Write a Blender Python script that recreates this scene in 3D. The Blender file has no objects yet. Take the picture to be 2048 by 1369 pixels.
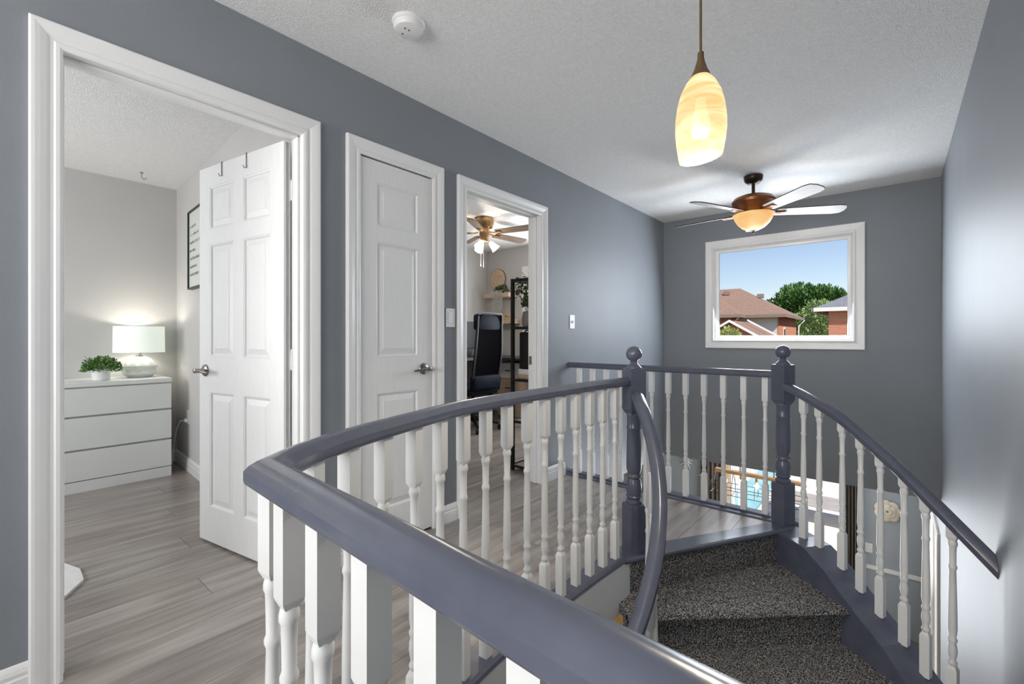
import bpy, bmesh, math, random
from math import sin, cos, pi, radians, sqrt, atan2
from mathutils import Vector, Matrix
random.seed(7)
S = bpy.context.scene
COL = S.collection

# ------------------------------------------------------------------ camera, world, lights
cam_d = bpy.data.cameras.new('camera'); cam = bpy.data.objects.new('camera', cam_d); COL.objects.link(cam)
cam.location = (0, 0, 1.105); cam.rotation_euler = (radians(90), 0, radians(40.2593))
cam_d.sensor_width = 36; cam_d.lens = 907.47 * 36 / 2048; cam_d.shift_y = -7.85 / 2048
cam_d.clip_start = 0.02; cam_d.clip_end = 400
S.camera = cam

W = bpy.data.worlds.new('world'); S.world = W; W.use_nodes = True
wn = W.node_tree.nodes; wl = W.node_tree.links; wn.clear()
sky = wn.new('ShaderNodeTexSky'); sky.sky_type = 'NISHITA'; sky.sun_disc = False
sky.sun_elevation = radians(48); sky.sun_rotation = radians(200); sky.air_density = 1.0; sky.dust_density = 0.6; sky.ozone_density = 1.6
bg = wn.new('ShaderNodeBackground'); bg.inputs[1].default_value = 0.140
tint = wn.new('ShaderNodeVectorMath'); tint.operation = 'MULTIPLY'; tint.inputs[1].default_value = (1.0, .93, .95); wl.new(sky.outputs[0], tint.inputs[0])
wo = wn.new('ShaderNodeOutputWorld'); wl.new(tint.outputs[0], bg.inputs[0]); wl.new(bg.outputs[0], wo.inputs[0])

def light(name, kind, loc, energy, color=(1, 1, 1), rot=(0, 0, 0), **kw):
    d = bpy.data.lights.new(name, kind); d.energy = energy; d.color = color
    for k, v in kw.items(): setattr(d, k, v)
    o = bpy.data.objects.new(name, d); COL.objects.link(o); o.location = loc; o.rotation_euler = rot
    return o
light('sun', 'SUN', (0, 0, 20), 5.6, (1, .95, .88), (radians(46), 0, radians(57)), angle=radians(.6))
# daylight as one area light in each window opening (all built below); the rear one is added fill, the bedroom one unseen
DAY = (.93, .97, 1)
light('added_rear_fill', 'AREA', (-.75, -2.10, 1.45), 86, (1, .985, .955), (radians(119), 0, 0), shape='RECTANGLE', size=1.9, size_y=1.25)  # added fill behind the camera, tilted up to brighten the ceiling
light('daylight_back_window', 'AREA', (-.9, 5.10, 1.57), 44, (.84, .92, 1), (radians(76), 0, radians(180)), shape='RECTANGLE', size=1.15, size_y=.92)
light('daylight_bedroom_window', 'AREA', (-3.55, -1.46, 1.4), 46, (.98, .99, 1), (radians(97), 0, 0), shape='RECTANGLE', size=1.7, size_y=1.2)
light('daylight_office_window', 'AREA', (-3.2, 5.08, 1.45), 40, DAY, (radians(95), 0, radians(180)), shape='RECTANGLE', size=1.0, size_y=1.2)
light('daylight_patio_door', 'AREA', (-1.3, 7.46, -1.5), 92, (.88, .94, 1), (radians(112), 0, radians(180)), shape='RECTANGLE', size=1.4, size_y=1.9)
light('daylight_side_door', 'AREA', (.275, 5.8, -1.6), 16, (1, .98, .95), (radians(100), 0, radians(90)), shape='RECTANGLE', size=.8, size_y=1.8)

vs = S.view_settings; vs.view_transform = 'Standard'; vs.look = 'None'; vs.exposure = 0.07; vs.gamma = 1.0; vs.use_curve_mapping = False
try:
    S.cycles.use_denoising = True; S.cycles.max_bounces = 8; S.cycles.diffuse_bounces = 5; S.cycles.sample_clamp_indirect = 6
except Exception: pass

# ------------------------------------------------------------------ materials
MATS = {}
def mat(name, col=(.8, .8, .8), rough=.5, metal=0., spec=.5, vary=None, bump=None, emit=None, coat=0., trans=0., alpha=1.):
    if name in MATS: return MATS[name]
    m = bpy.data.materials.new(name); m.use_nodes = True; MATS[name] = m
    n, l = m.node_tree.nodes, m.node_tree.links
    b = n['Principled BSDF']
    b.inputs['Base Color'].default_value = (*col, 1); b.inputs['Roughness'].default_value = rough
    b.inputs['Metallic'].default_value = metal; b.inputs['Specular IOR Level'].default_value = spec
    b.inputs['Coat Weight'].default_value = coat; b.inputs['Transmission Weight'].default_value = trans
    tc = n.new('ShaderNodeTexCoord')
    if vary:
        sc, amt = vary
        nz = n.new('ShaderNodeTexNoise'); nz.inputs['Scale'].default_value = sc; nz.inputs['Detail'].default_value = 4
        l.new(tc.outputs['Object'], nz.inputs['Vector'])
        mr = n.new('ShaderNodeMapRange'); mr.inputs[1].default_value = .3; mr.inputs[2].default_value = .7
        mr.inputs[3].default_value = 1 - amt; mr.inputs[4].default_value = 1 + amt
        l.new(nz.outputs[0], mr.inputs[0])
        mx = n.new('ShaderNodeVectorMath'); mx.operation = 'SCALE'; mx.inputs[0].default_value = col
        l.new(mr.outputs[0], mx.inputs['Scale']); l.new(mx.outputs[0], b.inputs['Base Color'])
    if bump:
        sc, st = bump
        nb = n.new('ShaderNodeTexNoise'); nb.inputs['Scale'].default_value = sc; nb.inputs['Detail'].default_value = 3
        l.new(tc.outputs['Object'], nb.inputs['Vector'])
        bp = n.new('ShaderNodeBump'); bp.inputs['Strength'].default_value = st; bp.inputs['Distance'].default_value = .01
        l.new(nb.outputs[0], bp.inputs['Height']); l.new(bp.outputs[0], b.inputs['Normal'])
    if emit:
        c, s = emit
        b.inputs['Emission Color'].default_value = (*c, 1); b.inputs['Emission Strength'].default_value = s
    return m

def ramp_mat(name, tex, scale, stops, rough=.6, bump=0., mapping=(1, 1, 1), perobj=0., metal=0., spec=.5, detail=6, distort=0.):
    """noise/voronoi through a colour ramp, optional tone shift per object"""
    if name in MATS: return MATS[name]
    m = bpy.data.materials.new(name); m.use_nodes = True; MATS[name] = m
    n, l = m.node_tree.nodes, m.node_tree.links
    b = n['Principled BSDF']; b.inputs['Roughness'].default_value = rough; b.inputs['Metallic'].default_value = metal
    b.inputs['Specular IOR Level'].default_value = spec
    tc = n.new('ShaderNodeTexCoord'); mp = n.new('ShaderNodeMapping'); mp.inputs['Scale'].default_value = mapping
    l.new(tc.outputs['Object'], mp.inputs['Vector'])
    oi = n.new('ShaderNodeObjectInfo')
    if perobj:
        cm = n.new('ShaderNodeVectorMath'); cm.operation = 'SCALE'; cm.inputs[0].default_value = (37, 11, 53)
        l.new(oi.outputs['Random'], cm.inputs['Scale']); l.new(cm.outputs[0], mp.inputs['Location'])
    if tex == 'noise':
        t = n.new('ShaderNodeTexNoise'); t.inputs['Scale'].default_value = scale; t.inputs['Detail'].default_value = detail
        t.inputs['Distortion'].default_value = distort; out = t.outputs[0]
    else:
        t = n.new('ShaderNodeTexVoronoi'); t.inputs['Scale'].default_value = scale; out = t.outputs['Distance']
    l.new(mp.outputs[0], t.inputs['Vector'])
    r = n.new('ShaderNodeValToRGB'); e = r.color_ramp.elements
    e[0].position, e[0].color = stops[0][0], (*stops[0][1], 1)
    e[1].position, e[1].color = stops[-1][0], (*stops[-1][1], 1)
    for p, c in stops[1:-1]:
        x = e.new(p); x.color = (*c, 1)
    l.new(out, r.inputs[0]); res = r.outputs[0]
    if perobj:
        mr = n.new('ShaderNodeMapRange'); mr.inputs[3].default_value = 1 - perobj; mr.inputs[4].default_value = 1 + perobj
        l.new(oi.outputs['Random'], mr.inputs[0])
        sc = n.new('ShaderNodeVectorMath'); sc.operation = 'SCALE'; l.new(res, sc.inputs[0]); l.new(mr.outputs[0], sc.inputs['Scale']); res = sc.outputs[0]
    l.new(res, b.inputs['Base Color'])
    if bump:
        bp = n.new('ShaderNodeBump'); bp.inputs['Strength'].default_value = bump; bp.inputs['Distance'].default_value = .01
        l.new(out, bp.inputs['Height']); l.new(bp.outputs[0], b.inputs['Normal'])
    return m

def brick_mat(name, c1, c2, mortar, scale, bw=.22, bh=.075, axis='xz'):
    if name in MATS: return MATS[name]
    m = bpy.data.materials.new(name); m.use_nodes = True; MATS[name] = m
    n, l = m.node_tree.nodes, m.node_tree.links; b = n['Principled BSDF']; b.inputs['Roughness'].default_value = .9
    g = n.new('ShaderNodeNewGeometry'); sx = n.new('ShaderNodeSeparateXYZ'); l.new(g.outputs['Position'], sx.inputs[0])
    ad = n.new('ShaderNodeMath'); ad.operation = 'ADD'; l.new(sx.outputs[0], ad.inputs[0]); l.new(sx.outputs[1], ad.inputs[1])
    cb = n.new('ShaderNodeCombineXYZ'); l.new(ad.outputs[0], cb.inputs[0]); l.new(sx.outputs[2], cb.inputs[1])
    t = n.new('ShaderNodeTexBrick'); t.inputs['Scale'].default_value = scale
    t.inputs['Color1'].default_value = (*c1, 1); t.inputs['Color2'].default_value = (*c2, 1); t.inputs['Mortar'].default_value = (*mortar, 1)
    t.inputs['Brick Width'].default_value = bw; t.inputs['Row Height'].default_value = bh; t.inputs['Mortar Size'].default_value = .008
    l.new(cb.outputs[0], t.inputs['Vector']); l.new(t.outputs[0], b.inputs['Base Color'])
    return m

def glass_mat(name, tint=(1, 1, 1), gloss=.0008):
    m = bpy.data.materials.new(name); m.use_nodes = True; MATS[name] = m
    n, l = m.node_tree.nodes, m.node_tree.links; n.clear()
    t = n.new('ShaderNodeBsdfTransparent'); t.inputs[0].default_value = (*tint, 1)
    g = n.new('ShaderNodeBsdfGlossy'); g.inputs['Roughness'].default_value = .02
    mx = n.new('ShaderNodeMixShader'); mx.inputs[0].default_value = gloss; o = n.new('ShaderNodeOutputMaterial')
    l.new(t.outputs[0], mx.inputs[1]); l.new(g.outputs[0], mx.inputs[2]); l.new(mx.outputs[0], o.inputs[0])
    return m

wall_paint = mat('blue_grey_wall_paint', (.222, .240, .264), .52, spec=.32, vary=(3, .03), bump=(140, .05))
warm_paint = mat('warm_grey_wall_paint', (.55, .54, .53), .6, spec=.3, vary=(3, .02))
office_paint = mat('light_grey_office_paint', (.50, .49, .485), .6, spec=.3, vary=(3, .02))
lower_paint = mat('pale_grey_lower_paint', (.33, .37, .405), .55, spec=.3, vary=(3, .02))
fascia_paint = mat('pale_stairwell_paint', (.60, .62, .64), .5, spec=.3, vary=(4, .02))
tan_lit_paint = mat('warm_lit_tan_paint', (.62, .45, .22), .6, vary=(3, .03))  # tan also carries the warm lamplight on the lower wall in its colour
ceil_paint = mat('stippled_ceiling', (.86, .855, .85), .95, spec=.1, vary=(90, .06), bump=(150, .85))
white_trim = mat('white_trim_paint', (.77, .77, .765), .32, spec=.5, vary=(5, .015))
white_door = ramp_mat('white_door_paint', 'noise', 9, [(.3, (.72, .72, .715)), (.7, (.76, .76, .755))], rough=.42, bump=.12, mapping=(14, 14, 1))
baluster_white = mat('white_baluster_paint', (.73, .73, .72), .38, spec=.5, vary=(9, .02))
slate = ramp_mat('slate_grey_rail_paint', 'noise', 5, [(.3, (.084, .093, .130)), (.7, (.104, .112, .150))], rough=.24, bump=.06, mapping=(3, 3, 3))
plank_mat = ramp_mat('grey_brown_laminate', 'noise', 1.0, [(.22, (.140, .117, .104)), (.42, (.240, .210, .191)), (.6, (.318, .286, .264)), (.8, (.41, .375, .35))], rough=.30, bump=.08, mapping=(20, 1.9, 4), perobj=.10, detail=9, distort=.6)
carpet = ramp_mat('charcoal_flecked_carpet', 'noise', 190, [(.44, (.008, .008, .012)), (.505, (.045, .043, .048)), (.545, (.50, .48, .46)), (.62, (.92, .90, .87))], rough=.95, bump=.6, spec=.1, detail=6)
next(n for n in carpet.node_tree.nodes if n.type == 'TEX_NOISE').inputs['Roughness'].default_value = .85
underlay = mat('dark_underlay', (.05, .045, .04), .9, vary=(8, .1))
nickel = mat('brushed_nickel', (.34, .32, .30), .25, 1., vary=(30, .05))
black_metal = mat('black_metal', (.012, .011, .011), .45, .3, vary=(8, .1))
bronze = mat('oil_rubbed_bronze', (.035, .02, .015), .35, .6, vary=(10, .15))
copper = mat('antique_copper', (.26, .105, .045), .35, .7, vary=(10, .12))
brass = mat('antique_brass', (.42, .25, .12), .3, .9, vary=(10, .1))
white_plastic = mat('white_plastic', (.78, .78, .77), .4, vary=(10, .01))
glass = glass_mat('window_glass')
upvc = mat('white_window_frame', (.82, .82, .82), .3, vary=(6, .01))

# ------------------------------------------------------------------ mesh helpers
def B(): return bmesh.new()
def box(bm, x0, x1, y0, y1, z0, z1, bev=0., M=None):
    r = bmesh.ops.create_cube(bm, size=1)
    vs_ = r['verts']
    bmesh.ops.scale(bm, vec=(x1 - x0, y1 - y0, z1 - z0), verts=vs_)
    bmesh.ops.translate(bm, vec=((x0 + x1) / 2, (y0 + y1) / 2, (z0 + z1) / 2), verts=vs_)
    if bev > 0:
        es = list({e for v in vs_ for e in v.link_edges})
        rr = bmesh.ops.bevel(bm, geom=es, offset=bev, segments=2, profile=.5, affect='EDGES')
        vs_ = list({v for f in rr['faces'] for v in f.verts} | {v for v in vs_ if v.is_valid})
    if M is not None: bmesh.ops.transform(bm, matrix=M, verts=vs_)
    return vs_
def loft(bm, rings, cap=True, closed=True):
    R = [[bm.verts.new(p) for p in r] for r in rings]
    n = len(R[0])
    for a, b in zip(R, R[1:]):
        for i in range(n if closed else n - 1):
            j = (i + 1) % n
            try: bm.faces.new((a[i], a[j], b[j], b[i]))
            except ValueError: pass
    if cap and closed:
        for r in (list(reversed(R[0])), R[-1]):
            try: bm.faces.new(r)
            except ValueError: pass
    return R
def lathe(bm, prof, seg=20, c=(0, 0, 0), cap=True, sq=False):
    off = pi / 4 if sq else 0
    rings = [[(c[0] + r * cos(2 * pi * i / seg + off), c[1] + r * sin(2 * pi * i / seg + off), c[2] + z) for i in range(seg)] for r, z in prof]
    return loft(bm, rings, cap)
def tube(bm, pts, r, seg=8, cap=True):
    pts = [Vector(p) for p in pts]; rings = []
    rr = r if isinstance(r, (list, tuple)) else [r] * len(pts)
    up = Vector((0, 0, 1))
    for i, p in enumerate(pts):
        t = (pts[min(i + 1, len(pts) - 1)] - pts[max(i - 1, 0)])
        if t.length < 1e-9: t = Vector((0, 0, 1))
        t.normalize()
        a = t.cross(up) if abs(t.z) < .95 else t.cross(Vector((1, 0, 0)))
        a.normalize(); b = t.cross(a)
        rings.append([p + rr[i] * (cos(2 * pi * k / seg) * a + sin(2 * pi * k / seg) * b) for k in range(seg)])
    return loft(bm, rings, cap)
def prism(bm, poly, z0, z1):
    """extrude an xy polygon"""
    lo = [bm.verts.new((x, y, z0)) for x, y in poly]; hi = [bm.verts.new((x, y, z1)) for x, y in poly]
    n = len(poly)
    for i in range(n):
        j = (i + 1) % n
        bm.faces.new((lo[i], lo[j], hi[j], hi[i]))
    bm.faces.new(hi); bm.faces.new(list(reversed(lo)))
def extr(bm, poly, d):
    """extrude a 3d polygon by vector d"""
    d = Vector(d); lo = [bm.verts.new(p) for p in poly]; hi = [bm.verts.new(Vector(p) + d) for p in poly]; n = len(poly)
    for i in range(n):
        j = (i + 1) % n; bm.faces.new((lo[i], lo[j], hi[j], hi[i]))
    bm.faces.new(hi); bm.faces.new(list(reversed(lo)))
def sweep(bm, path, prof, end_x=None):
    """sweep a (lateral, vertical) profile along a 3d path, sections kept upright, mitred in plan"""
    P = [Vector(p) for p in path]; rings = []
    for i, p in enumerate(P):
        a = (P[i] - P[i - 1]) if i else (P[1] - P[0]); b = (P[i + 1] - P[i]) if i < len(P) - 1 else a
        a = Vector((a.x, a.y)).normalized(); b = Vector((b.x, b.y)).normalized()
        t = (a + b).normalized(); k = 1 / max(.35, t.dot(b)); n = Vector((t.y, -t.x))
        g = P[min(i + 1, len(P) - 1)] - P[max(i - 1, 0)]; kv = sqrt(1 + (g.z / max(1e-6, Vector((g.x, g.y)).length)) ** 2)   # keep the rail's thickness on a slope
        rings.append([(p.x + n.x * u * k, p.y + n.y * u * k, p.z + v * kv) for u, v in prof])
    if end_x is not None:                       # trim the last section to a wall plane
        d = (P[-1] - P[-2]); last = []
        for q in rings[-1]:
            s = (end_x - q[0]) / d.x; last.append((end_x, q[1] + d.y * s, q[2] + d.z * s))
        rings[-1] = last
    loft(bm, rings)
def spline(pts, n=8):
    P = [Vector(p) for p in pts]; P = [2 * P[0] - P[1]] + P + [2 * P[-1] - P[-2]]; out = []
    for i in range(1, len(P) - 2):
        for k in range(n):
            t = k / n; a, b, c, d = P[i - 1:i + 3]
            out.append(.5 * ((2 * b) + (c - a) * t + (2 * a - 5 * b + 4 * c - d) * t * t + (3 * b - a - 3 * c + d) * t ** 3))
    out.append(P[-2]); return out

def mesh_of(name, bm, m, smooth=False):
    bmesh.ops.recalc_face_normals(bm, faces=bm.faces)
    me = bpy.data.meshes.new(name); bm.to_mesh(me); bm.free()
    if m: me.materials.append(m)
    if smooth:
        me.shade_smooth()
        try: me.set_sharp_from_angle(angle=radians(38))
        except Exception: pass
    return me
def obj(name, bm, m, parent=None, smooth=False, world=True, kind=None, label=None):
    """ONE mesh object; with world=True the mesh is given in world space and moved into its thing's frame"""
    me = mesh_of(name, bm, m, smooth) if isinstance(bm, bmesh.types.BMesh) else bm
    o = bpy.data.objects.new(name, me); COL.objects.link(o)
    if parent:
        o.parent = parent
        if world:
            r = parent
            while r.parent: r = r.parent
            me.transform((Matrix.Translation(r.location) @ r.rotation_euler.to_matrix().to_4x4()).inverted())
    if kind: o['kind'] = kind
    if label: o['label'] = label
    return o
def thing(name, label, cat, loc=(0, 0, 0), rz=0, group=None):
    o = bpy.data.objects.new(name, None); COL.objects.link(o); o.empty_display_size = .1
    o.location = loc; o.rotation_euler = (0, 0, rz); o['label'] = label; o['category'] = cat
    if group: o['group'] = group
    return o
def tag(o, label, cat, group=None):
    o['label'] = label; o['category'] = cat
    if group: o['group'] = group
    return o
def struct(name, bm, m, smooth=False, label=None): return obj(name, bm, m, None, smooth, kind='structure', label=label)
def struct_root(name, loc=(0, 0, 0), label=None):
    o = bpy.data.objects.new(name, None); COL.objects.link(o); o.location = loc; o['kind'] = 'structure'
    if label: o['label'] = label
    return o
def boxes(name, bs, m, parent=None, bev=0., **k):
    bm = B()
    for b in bs: box(bm, *b, bev=bev)
    return obj(name, bm, m, parent, **k)
def wall_holes(bm, axis, c0, c1, a0, a1, z0, z1, holes):
    """wall slab between c0..c1 on its thin axis, running a0..a1, with rectangular holes (h0,h1,hz0,hz1)"""
    def put(p0, p1, q0, q1):
        if p1 - p0 < 1e-6 or q1 - q0 < 1e-6: return
        if axis == 'x': box(bm, c0, c1, p0, p1, q0, q1)
        else: box(bm, p0, p1, c0, c1, q0, q1)
    cur = a0
    for h0, h1, hz0, hz1 in sorted(holes):
        put(cur, h0, z0, z1); put(h0, h1, z0, hz0); put(h0, h1, hz1, z1); cur = h1
    put(cur, a1, z0, z1)

# ------------------------------------------------------------------ plan
XL, XR, YB, ZC = -2.0555, .282, 5.15, 2.44
XLI = -2.17                                   # inner face of the left wall (room side)
ZLOW = -2.65                                  # lower floor
HALL = [(-.80, .312), (-.871, .41), (-.938, .556), (-.976, .672), (-1.018, .81), (-1.05, .92), (-1.074, 1.06), (-1.088, 1.25), (-1.09, 1.45), (-1.085, 1.8), (-1.062, 2.17)]
HP = [(p.x, p.y) for p in spline([(x, y, 0) for x, y in HALL], 6)]
def near_y(x): return .312 - .046 * (x + .80)
def hall_x(y):
    for (xa, ya), (xb, yb) in zip(HP, HP[1:]):
        if ya <= y <= yb: return xa + (xb - xa) * (y - ya) / (yb - ya)
    return HP[-1][0]
N0, N3 = Vector((-1.03, 2.09)), Vector((-.50, 3.0))      # top nosing line
def xedge(y):                                  # floor edge toward the stairwell
    if y < .285: return XR
    if y < 2.12: return hall_x(y) + .035
    return N0.x + (N3.x - N0.x) * (y - N0.y) / (N3.y - N0.y) - .075
YF = 3.14                                      # far landing edge

# ------------------------------------------------------------------ floor with planks
bm = B()
box(bm, -5.1, XLI, -2.3, 5.2, -.24, -.012)
ys = [-2.3, .28] + [.30 + .1 * i for i in range(19)] + [2.2, 2.4, 2.6, 2.8, 3.0, YF]
poly = [(XLI, -2.3)] + [(XR, -2.3), (XR, .262)] + [(xedge(y), y) for y in ys if y >= .285] + [(XLI, YF)]
prism(bm, poly, -.24, -.012)
floor = struct('floor', bm, underlay)
PW, PL = .192, 1.22
def plank(x0, x1, y0, y1, clip):
    if y1 - y0 < .03: return
    g = .0009; bm = B(); x0 += g; x1 -= g; y0 += g; y1 -= g
    n = max(2, int((y1 - y0) / .05)) if clip else 1
    right = []
    for i in range(n + 1):
        y = y0 + (y1 - y0) * i / n
        x = min(x1, xedge(y) - .004) if clip else x1
        if x > x0 + .004: right.append((x, y))
    if len(right) < 2: bm.free(); return
    pl = [(x0, right[0][1])] + right + [(x0, right[-1][1])]
    prism(bm, pl, -.011, 0)
    obj('plank', bm, plank_mat, floor)
x = -4.95; row = 0
while x < XR:
    x1 = x + PW
    off = (row * .43 + .17 * (row % 3)) % PL
    # y ranges that the photograph can show, per room
    rng = []
    if x1 <= XL + .02: rng = [(-.9, 1.22), (1.9, 5.14)]
    else: rng = [(-1.3, YF - .055)]
    for a, b in rng:
        y = a - off
        while y < b:
            y0, y1 = max(a, y), min(b, y + PL)
            if y1 > y0 + .03:
                if x1 > -1.12 or y1 > 2.1 and x1 > -1.2:
                    # split where the plank meets the open stairwell
                    plank(x, x1, y0, y1, True) if y0 > .285 else (plank(x, x1, y0, min(y1, .262), False), plank(x, x1, .29, y1, True) if y1 > .35 else None)
                else: plank(x, x1, y0, y1, False)
            y += PL
    x = x1; row += 1

# lower floor
struct('floor_lower', (lambda b: (box(b, -5.1, .5, -2.4, 7.6, ZLOW - .15, ZLOW), b)[1])(B()), ramp_mat('lower_laminate', 'noise', 1.2, [(.3, (.12, .09, .07)), (.7, (.24, .19, .15))], rough=.4, mapping=(1.5, 18, 4)))

# ------------------------------------------------------------------ walls
D1 = (.177, .960); D2 = (1.240, 1.714); D3 = (1.976, 2.761); DT = 2.035
bm = B(); wall_holes(bm, 'x', XLI, XL, -2.3, YB, -.24, ZC, [(D1[0] - .018, D1[1] + .018, -.012, DT + .018), (D2[0] - .018, D2[1] + .018, -.012, DT + .018), (D3[0] - .018, D3[1] + .018, -.012, DT + .018)])
wall_left = struct('wall_left', bm, wall_paint)
WX0, WX1, WZ0, WZ1 = -1.502, -.298, 1.084, 2.062       # window opening
bm = B(); wall_holes(bm, 'y', YB, YB + .15, XLI, .44, -.24, ZC, [(WX0, WX1, WZ0, WZ1)])
struct('wall_back', bm, wall_paint)
bm = B(); wall_holes(bm, 'x', XR, .43, -2.4, 7.65, ZLOW, ZC, [(5.3, 6.3, ZLOW + .02, -.62)])
struct('wall_right', bm, wall_paint)
bm = B(); wall_holes(bm, 'y', -2.3, -2.15, -5.1, XR, ZLOW, ZC, [(-1.75, .15, .8, 2.1)])
struct('wall_rear', bm, wall_paint)
struct('ceiling', (lambda b: (box(b, -5.15, .45, -2.4, 5.32, ZC, ZC + .16), b)[1])(B()), ceil_paint)
# bedroom
bm = B(); box(bm, -5.1, -4.95, -1.6, 1.3, -.01, ZC); struct('wall_bedroom_far', bm, warm_paint)
bm = B(); extr(bm, [(-4.95, 1.168, -.01), (XLI, 1.036, -.01), (XLI, 1.036, ZC), (-4.95, 1.168, ZC)], (0, .06, 0)); struct('wall_bedroom_side', bm, warm_paint)
bm = B(); wall_holes(bm, 'y', -1.6, -1.5, -4.95, XLI, -.01, ZC, [(-4.4, -2.7, .8, 2.0)]); struct('wall_bedroom_window', bm, warm_paint)
# office
bm = B(); box(bm, -5.0, -4.85, 1.3, 5.15, -.01, ZC); struct('wall_office_far', bm, office_paint)
bm = B(); wall_holes(bm, 'y', 5.13, 5.3, -5.1, XLI, -.01, ZC, [(-4.05, -2.55, .95, 2.05)]); struct('wall_office_back', bm, office_paint)
bm = B(); box(bm, -5.0, XLI, 1.25, 1.32, -.01, ZC); struct('wall_office_side', bm, office_paint)
bm = B(); box(bm, XLI - .012, XLI, 2.85, 5.13, -.01, ZC); struct('wall_office_door', bm, office_paint)
# lower storey
bm = B(); wall_holes(bm, 'y', 7.5, 7.65, -5.1, .43, ZLOW, -.1, [(-2.14, -.47, ZLOW + .02, -.5)]); struct('wall_lower_back', bm, lower_paint)
bm = B(); box(bm, -5.25, -5.1, -2.4, 7.65, ZLOW, -.1); struct('wall_lower_left', bm, mat('cream_lower_paint', (.66, .60, .50), .6, vary=(3, .03)))
bm = B(); box(bm, -5.1, .43, 5.152, 7.5, -.236, -.08); struct('ceiling_lower', bm, ceil_paint)
bm = B(); box(bm, -2.6, -.62, 3.03, 3.10, ZLOW, -.24); struct('wall_lower_partition', bm, tan_lit_paint)

# stairwell fascia under the hall edge
bm = B()
edge = [(XR, near_y(XR) + .012)] + [(-.78, near_y(-.78) + .012)] + [(hx + .042, hy) for hx, hy in HP[3:]] + [(-1.012, 2.16)]
loft(bm, [[(x_, y_, -.245), (x_, y_, -.012), (x_ - .006, y_ - .004, -.012), (x_ - .006, y_ - .004, -.245)] for x_, y_ in edge])
struct('wall_stairwell', bm, fascia_paint)

# ------------------------------------------------------------------ nosing boards
nose = [(-.052, .0), (.030, .0), (.044, -.006), (.047, -.016), (.040, -.026), (-.052, -.026)]
bm = B(); sweep(bm, [(XR, near_y(XR), .010), (-.80, .312, .010)] + [(hx, hy, .010) for hx, hy in HP[2:]] + [(-1.052, 2.19, .010)], [(u, v) for u, v in nose])
struct('trim_1', bm, slate, label='slate painted nosing board along the stairwell edge')
d = (N3 - N0).normalized(); bm = B()
a_, b_ = N0 - d * .02, N3 + d * .085
sweep(bm, [(a_.x, a_.y, .006), (b_.x, b_.y, .006)], [(-.095, .0), (.0, .0), (.011, -.005), (.014, -.014), (.008, -.026), (-.095, -.026)])
struct('trim_2', bm, slate, label='slate painted landing nosing above the carpeted stairs')
bm = B(); box(bm, XL, -.43, YF - .012, YF + .055, -.03, .022, bev=.006); box(bm, XL, -.56, YF - .055, YF - .014, -.012, .010, bev=.004)
struct('trim_3', bm, slate, label='slate painted shoe rail at the far landing edge')
bm = B(); box(bm, XL, -.43, YF + .0, YF + .03, -.26, -.03); struct('wall_landing_fascia', bm, fascia_paint)

# ------------------------------------------------------------------ balusters, newels, handrails
RAIL = [(-.025, 0), (.025, 0), (.029, .004), (.0305, .010), (.0305, .0245), (.0225, .0335), (.012, .0400), (0, .0425), (-.012, .0400), (-.0225, .0335), (-.0305, .0245), (-.0305, .010), (-.029, .004)]
BAL = {}
def baluster_mesh(h):
    k = round(h, 3)
    if k in BAL: return BAL[k]
    bm = B(); q = .0165 * sqrt(2); c = .0105 * sqrt(2)
    lathe(bm, [(q, 0), (q, .172), (q * .90, .177), (c, .187)], 4, sq=True)
    lathe(bm, [(.0105, .186), (.0148, .196), (.0148, .203), (.0100, .212), (.0125, .225), (.0152, .243), (.0140, .262), (.0108, .276), (.0148, .286), (.0148, .293), (.0110, .301),
               (.0146, .330), (.0140, .40), (.0122, .50), (.0108, .568), (.0138, .576), (.0138, .584), (.0108, .592), (.0116, .64), (.0122, .662), (.0150, .668), (.0150, .678), (.0125, .688)], 10)
    t = .687
    lathe(bm, [(c, t), (q * .90, t + .010), (q, t + .015), (q, k)], 4, sq=True)
    BAL[k] = mesh_of('baluster', bm, baluster_white, True); return BAL[k]
def baluster(parent, x, y, z, h, rz=0):
    o = bpy.data.objects.new('baluster', baluster_mesh(h)); COL.objects.link(o); o.parent = parent
    o.location = Vector((x, y, z)) - parent.location; o.rotation_euler = (0, 0, rz)
ZB, ZR = .010, .862
t = thing('hall_balustrade', 'slate grey handrail bending round the stairwell on white turned spindles, nearest the hallway doors', 'railing', (-.80, .312, 0))
bm = B(); sweep(bm, [(XR - .002, near_y(XR), ZR), (-.80, .312, ZR)] + [(hx, hy, ZR) for hx, hy in HP[2:]] + [(-1.052, 2.178, ZR)], RAIL)
obj('handrail', bm, slate, t, True)
for x_ in (-.704, -.59, -.465, -.341, -.217, -.093, .031, .155): baluster(t, x_, near_y(x_), ZB, ZR - ZB)
for y_ in (.327, .43, .535, .653, .776, .900, 1.018, 1.136, 1.257, 1.378, 1.493, 1.608, 1.722, 1.836, 1.946, 2.056):
    dx = hall_x(y_ + .02) - hall_x(y_ - .02); baluster(t, hall_x(y_), y_, ZB, ZR - ZB, -atan2(dx, .04))

t = thing('landing_balustrade', 'straight slate handrail with white spindles across the landing, running from the wall below the window', 'railing', (-2.0, YF, 0))
bm = B(); sweep(bm, [(XL + .001, YF + .01, .866), (-.555, YF - .02, .866)], RAIL); obj('handrail', bm, slate, t, True)
for k in range(12): x_ = -.617 - .1215 * k; baluster(t, x_, YF + .008, .020, .849)

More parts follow.
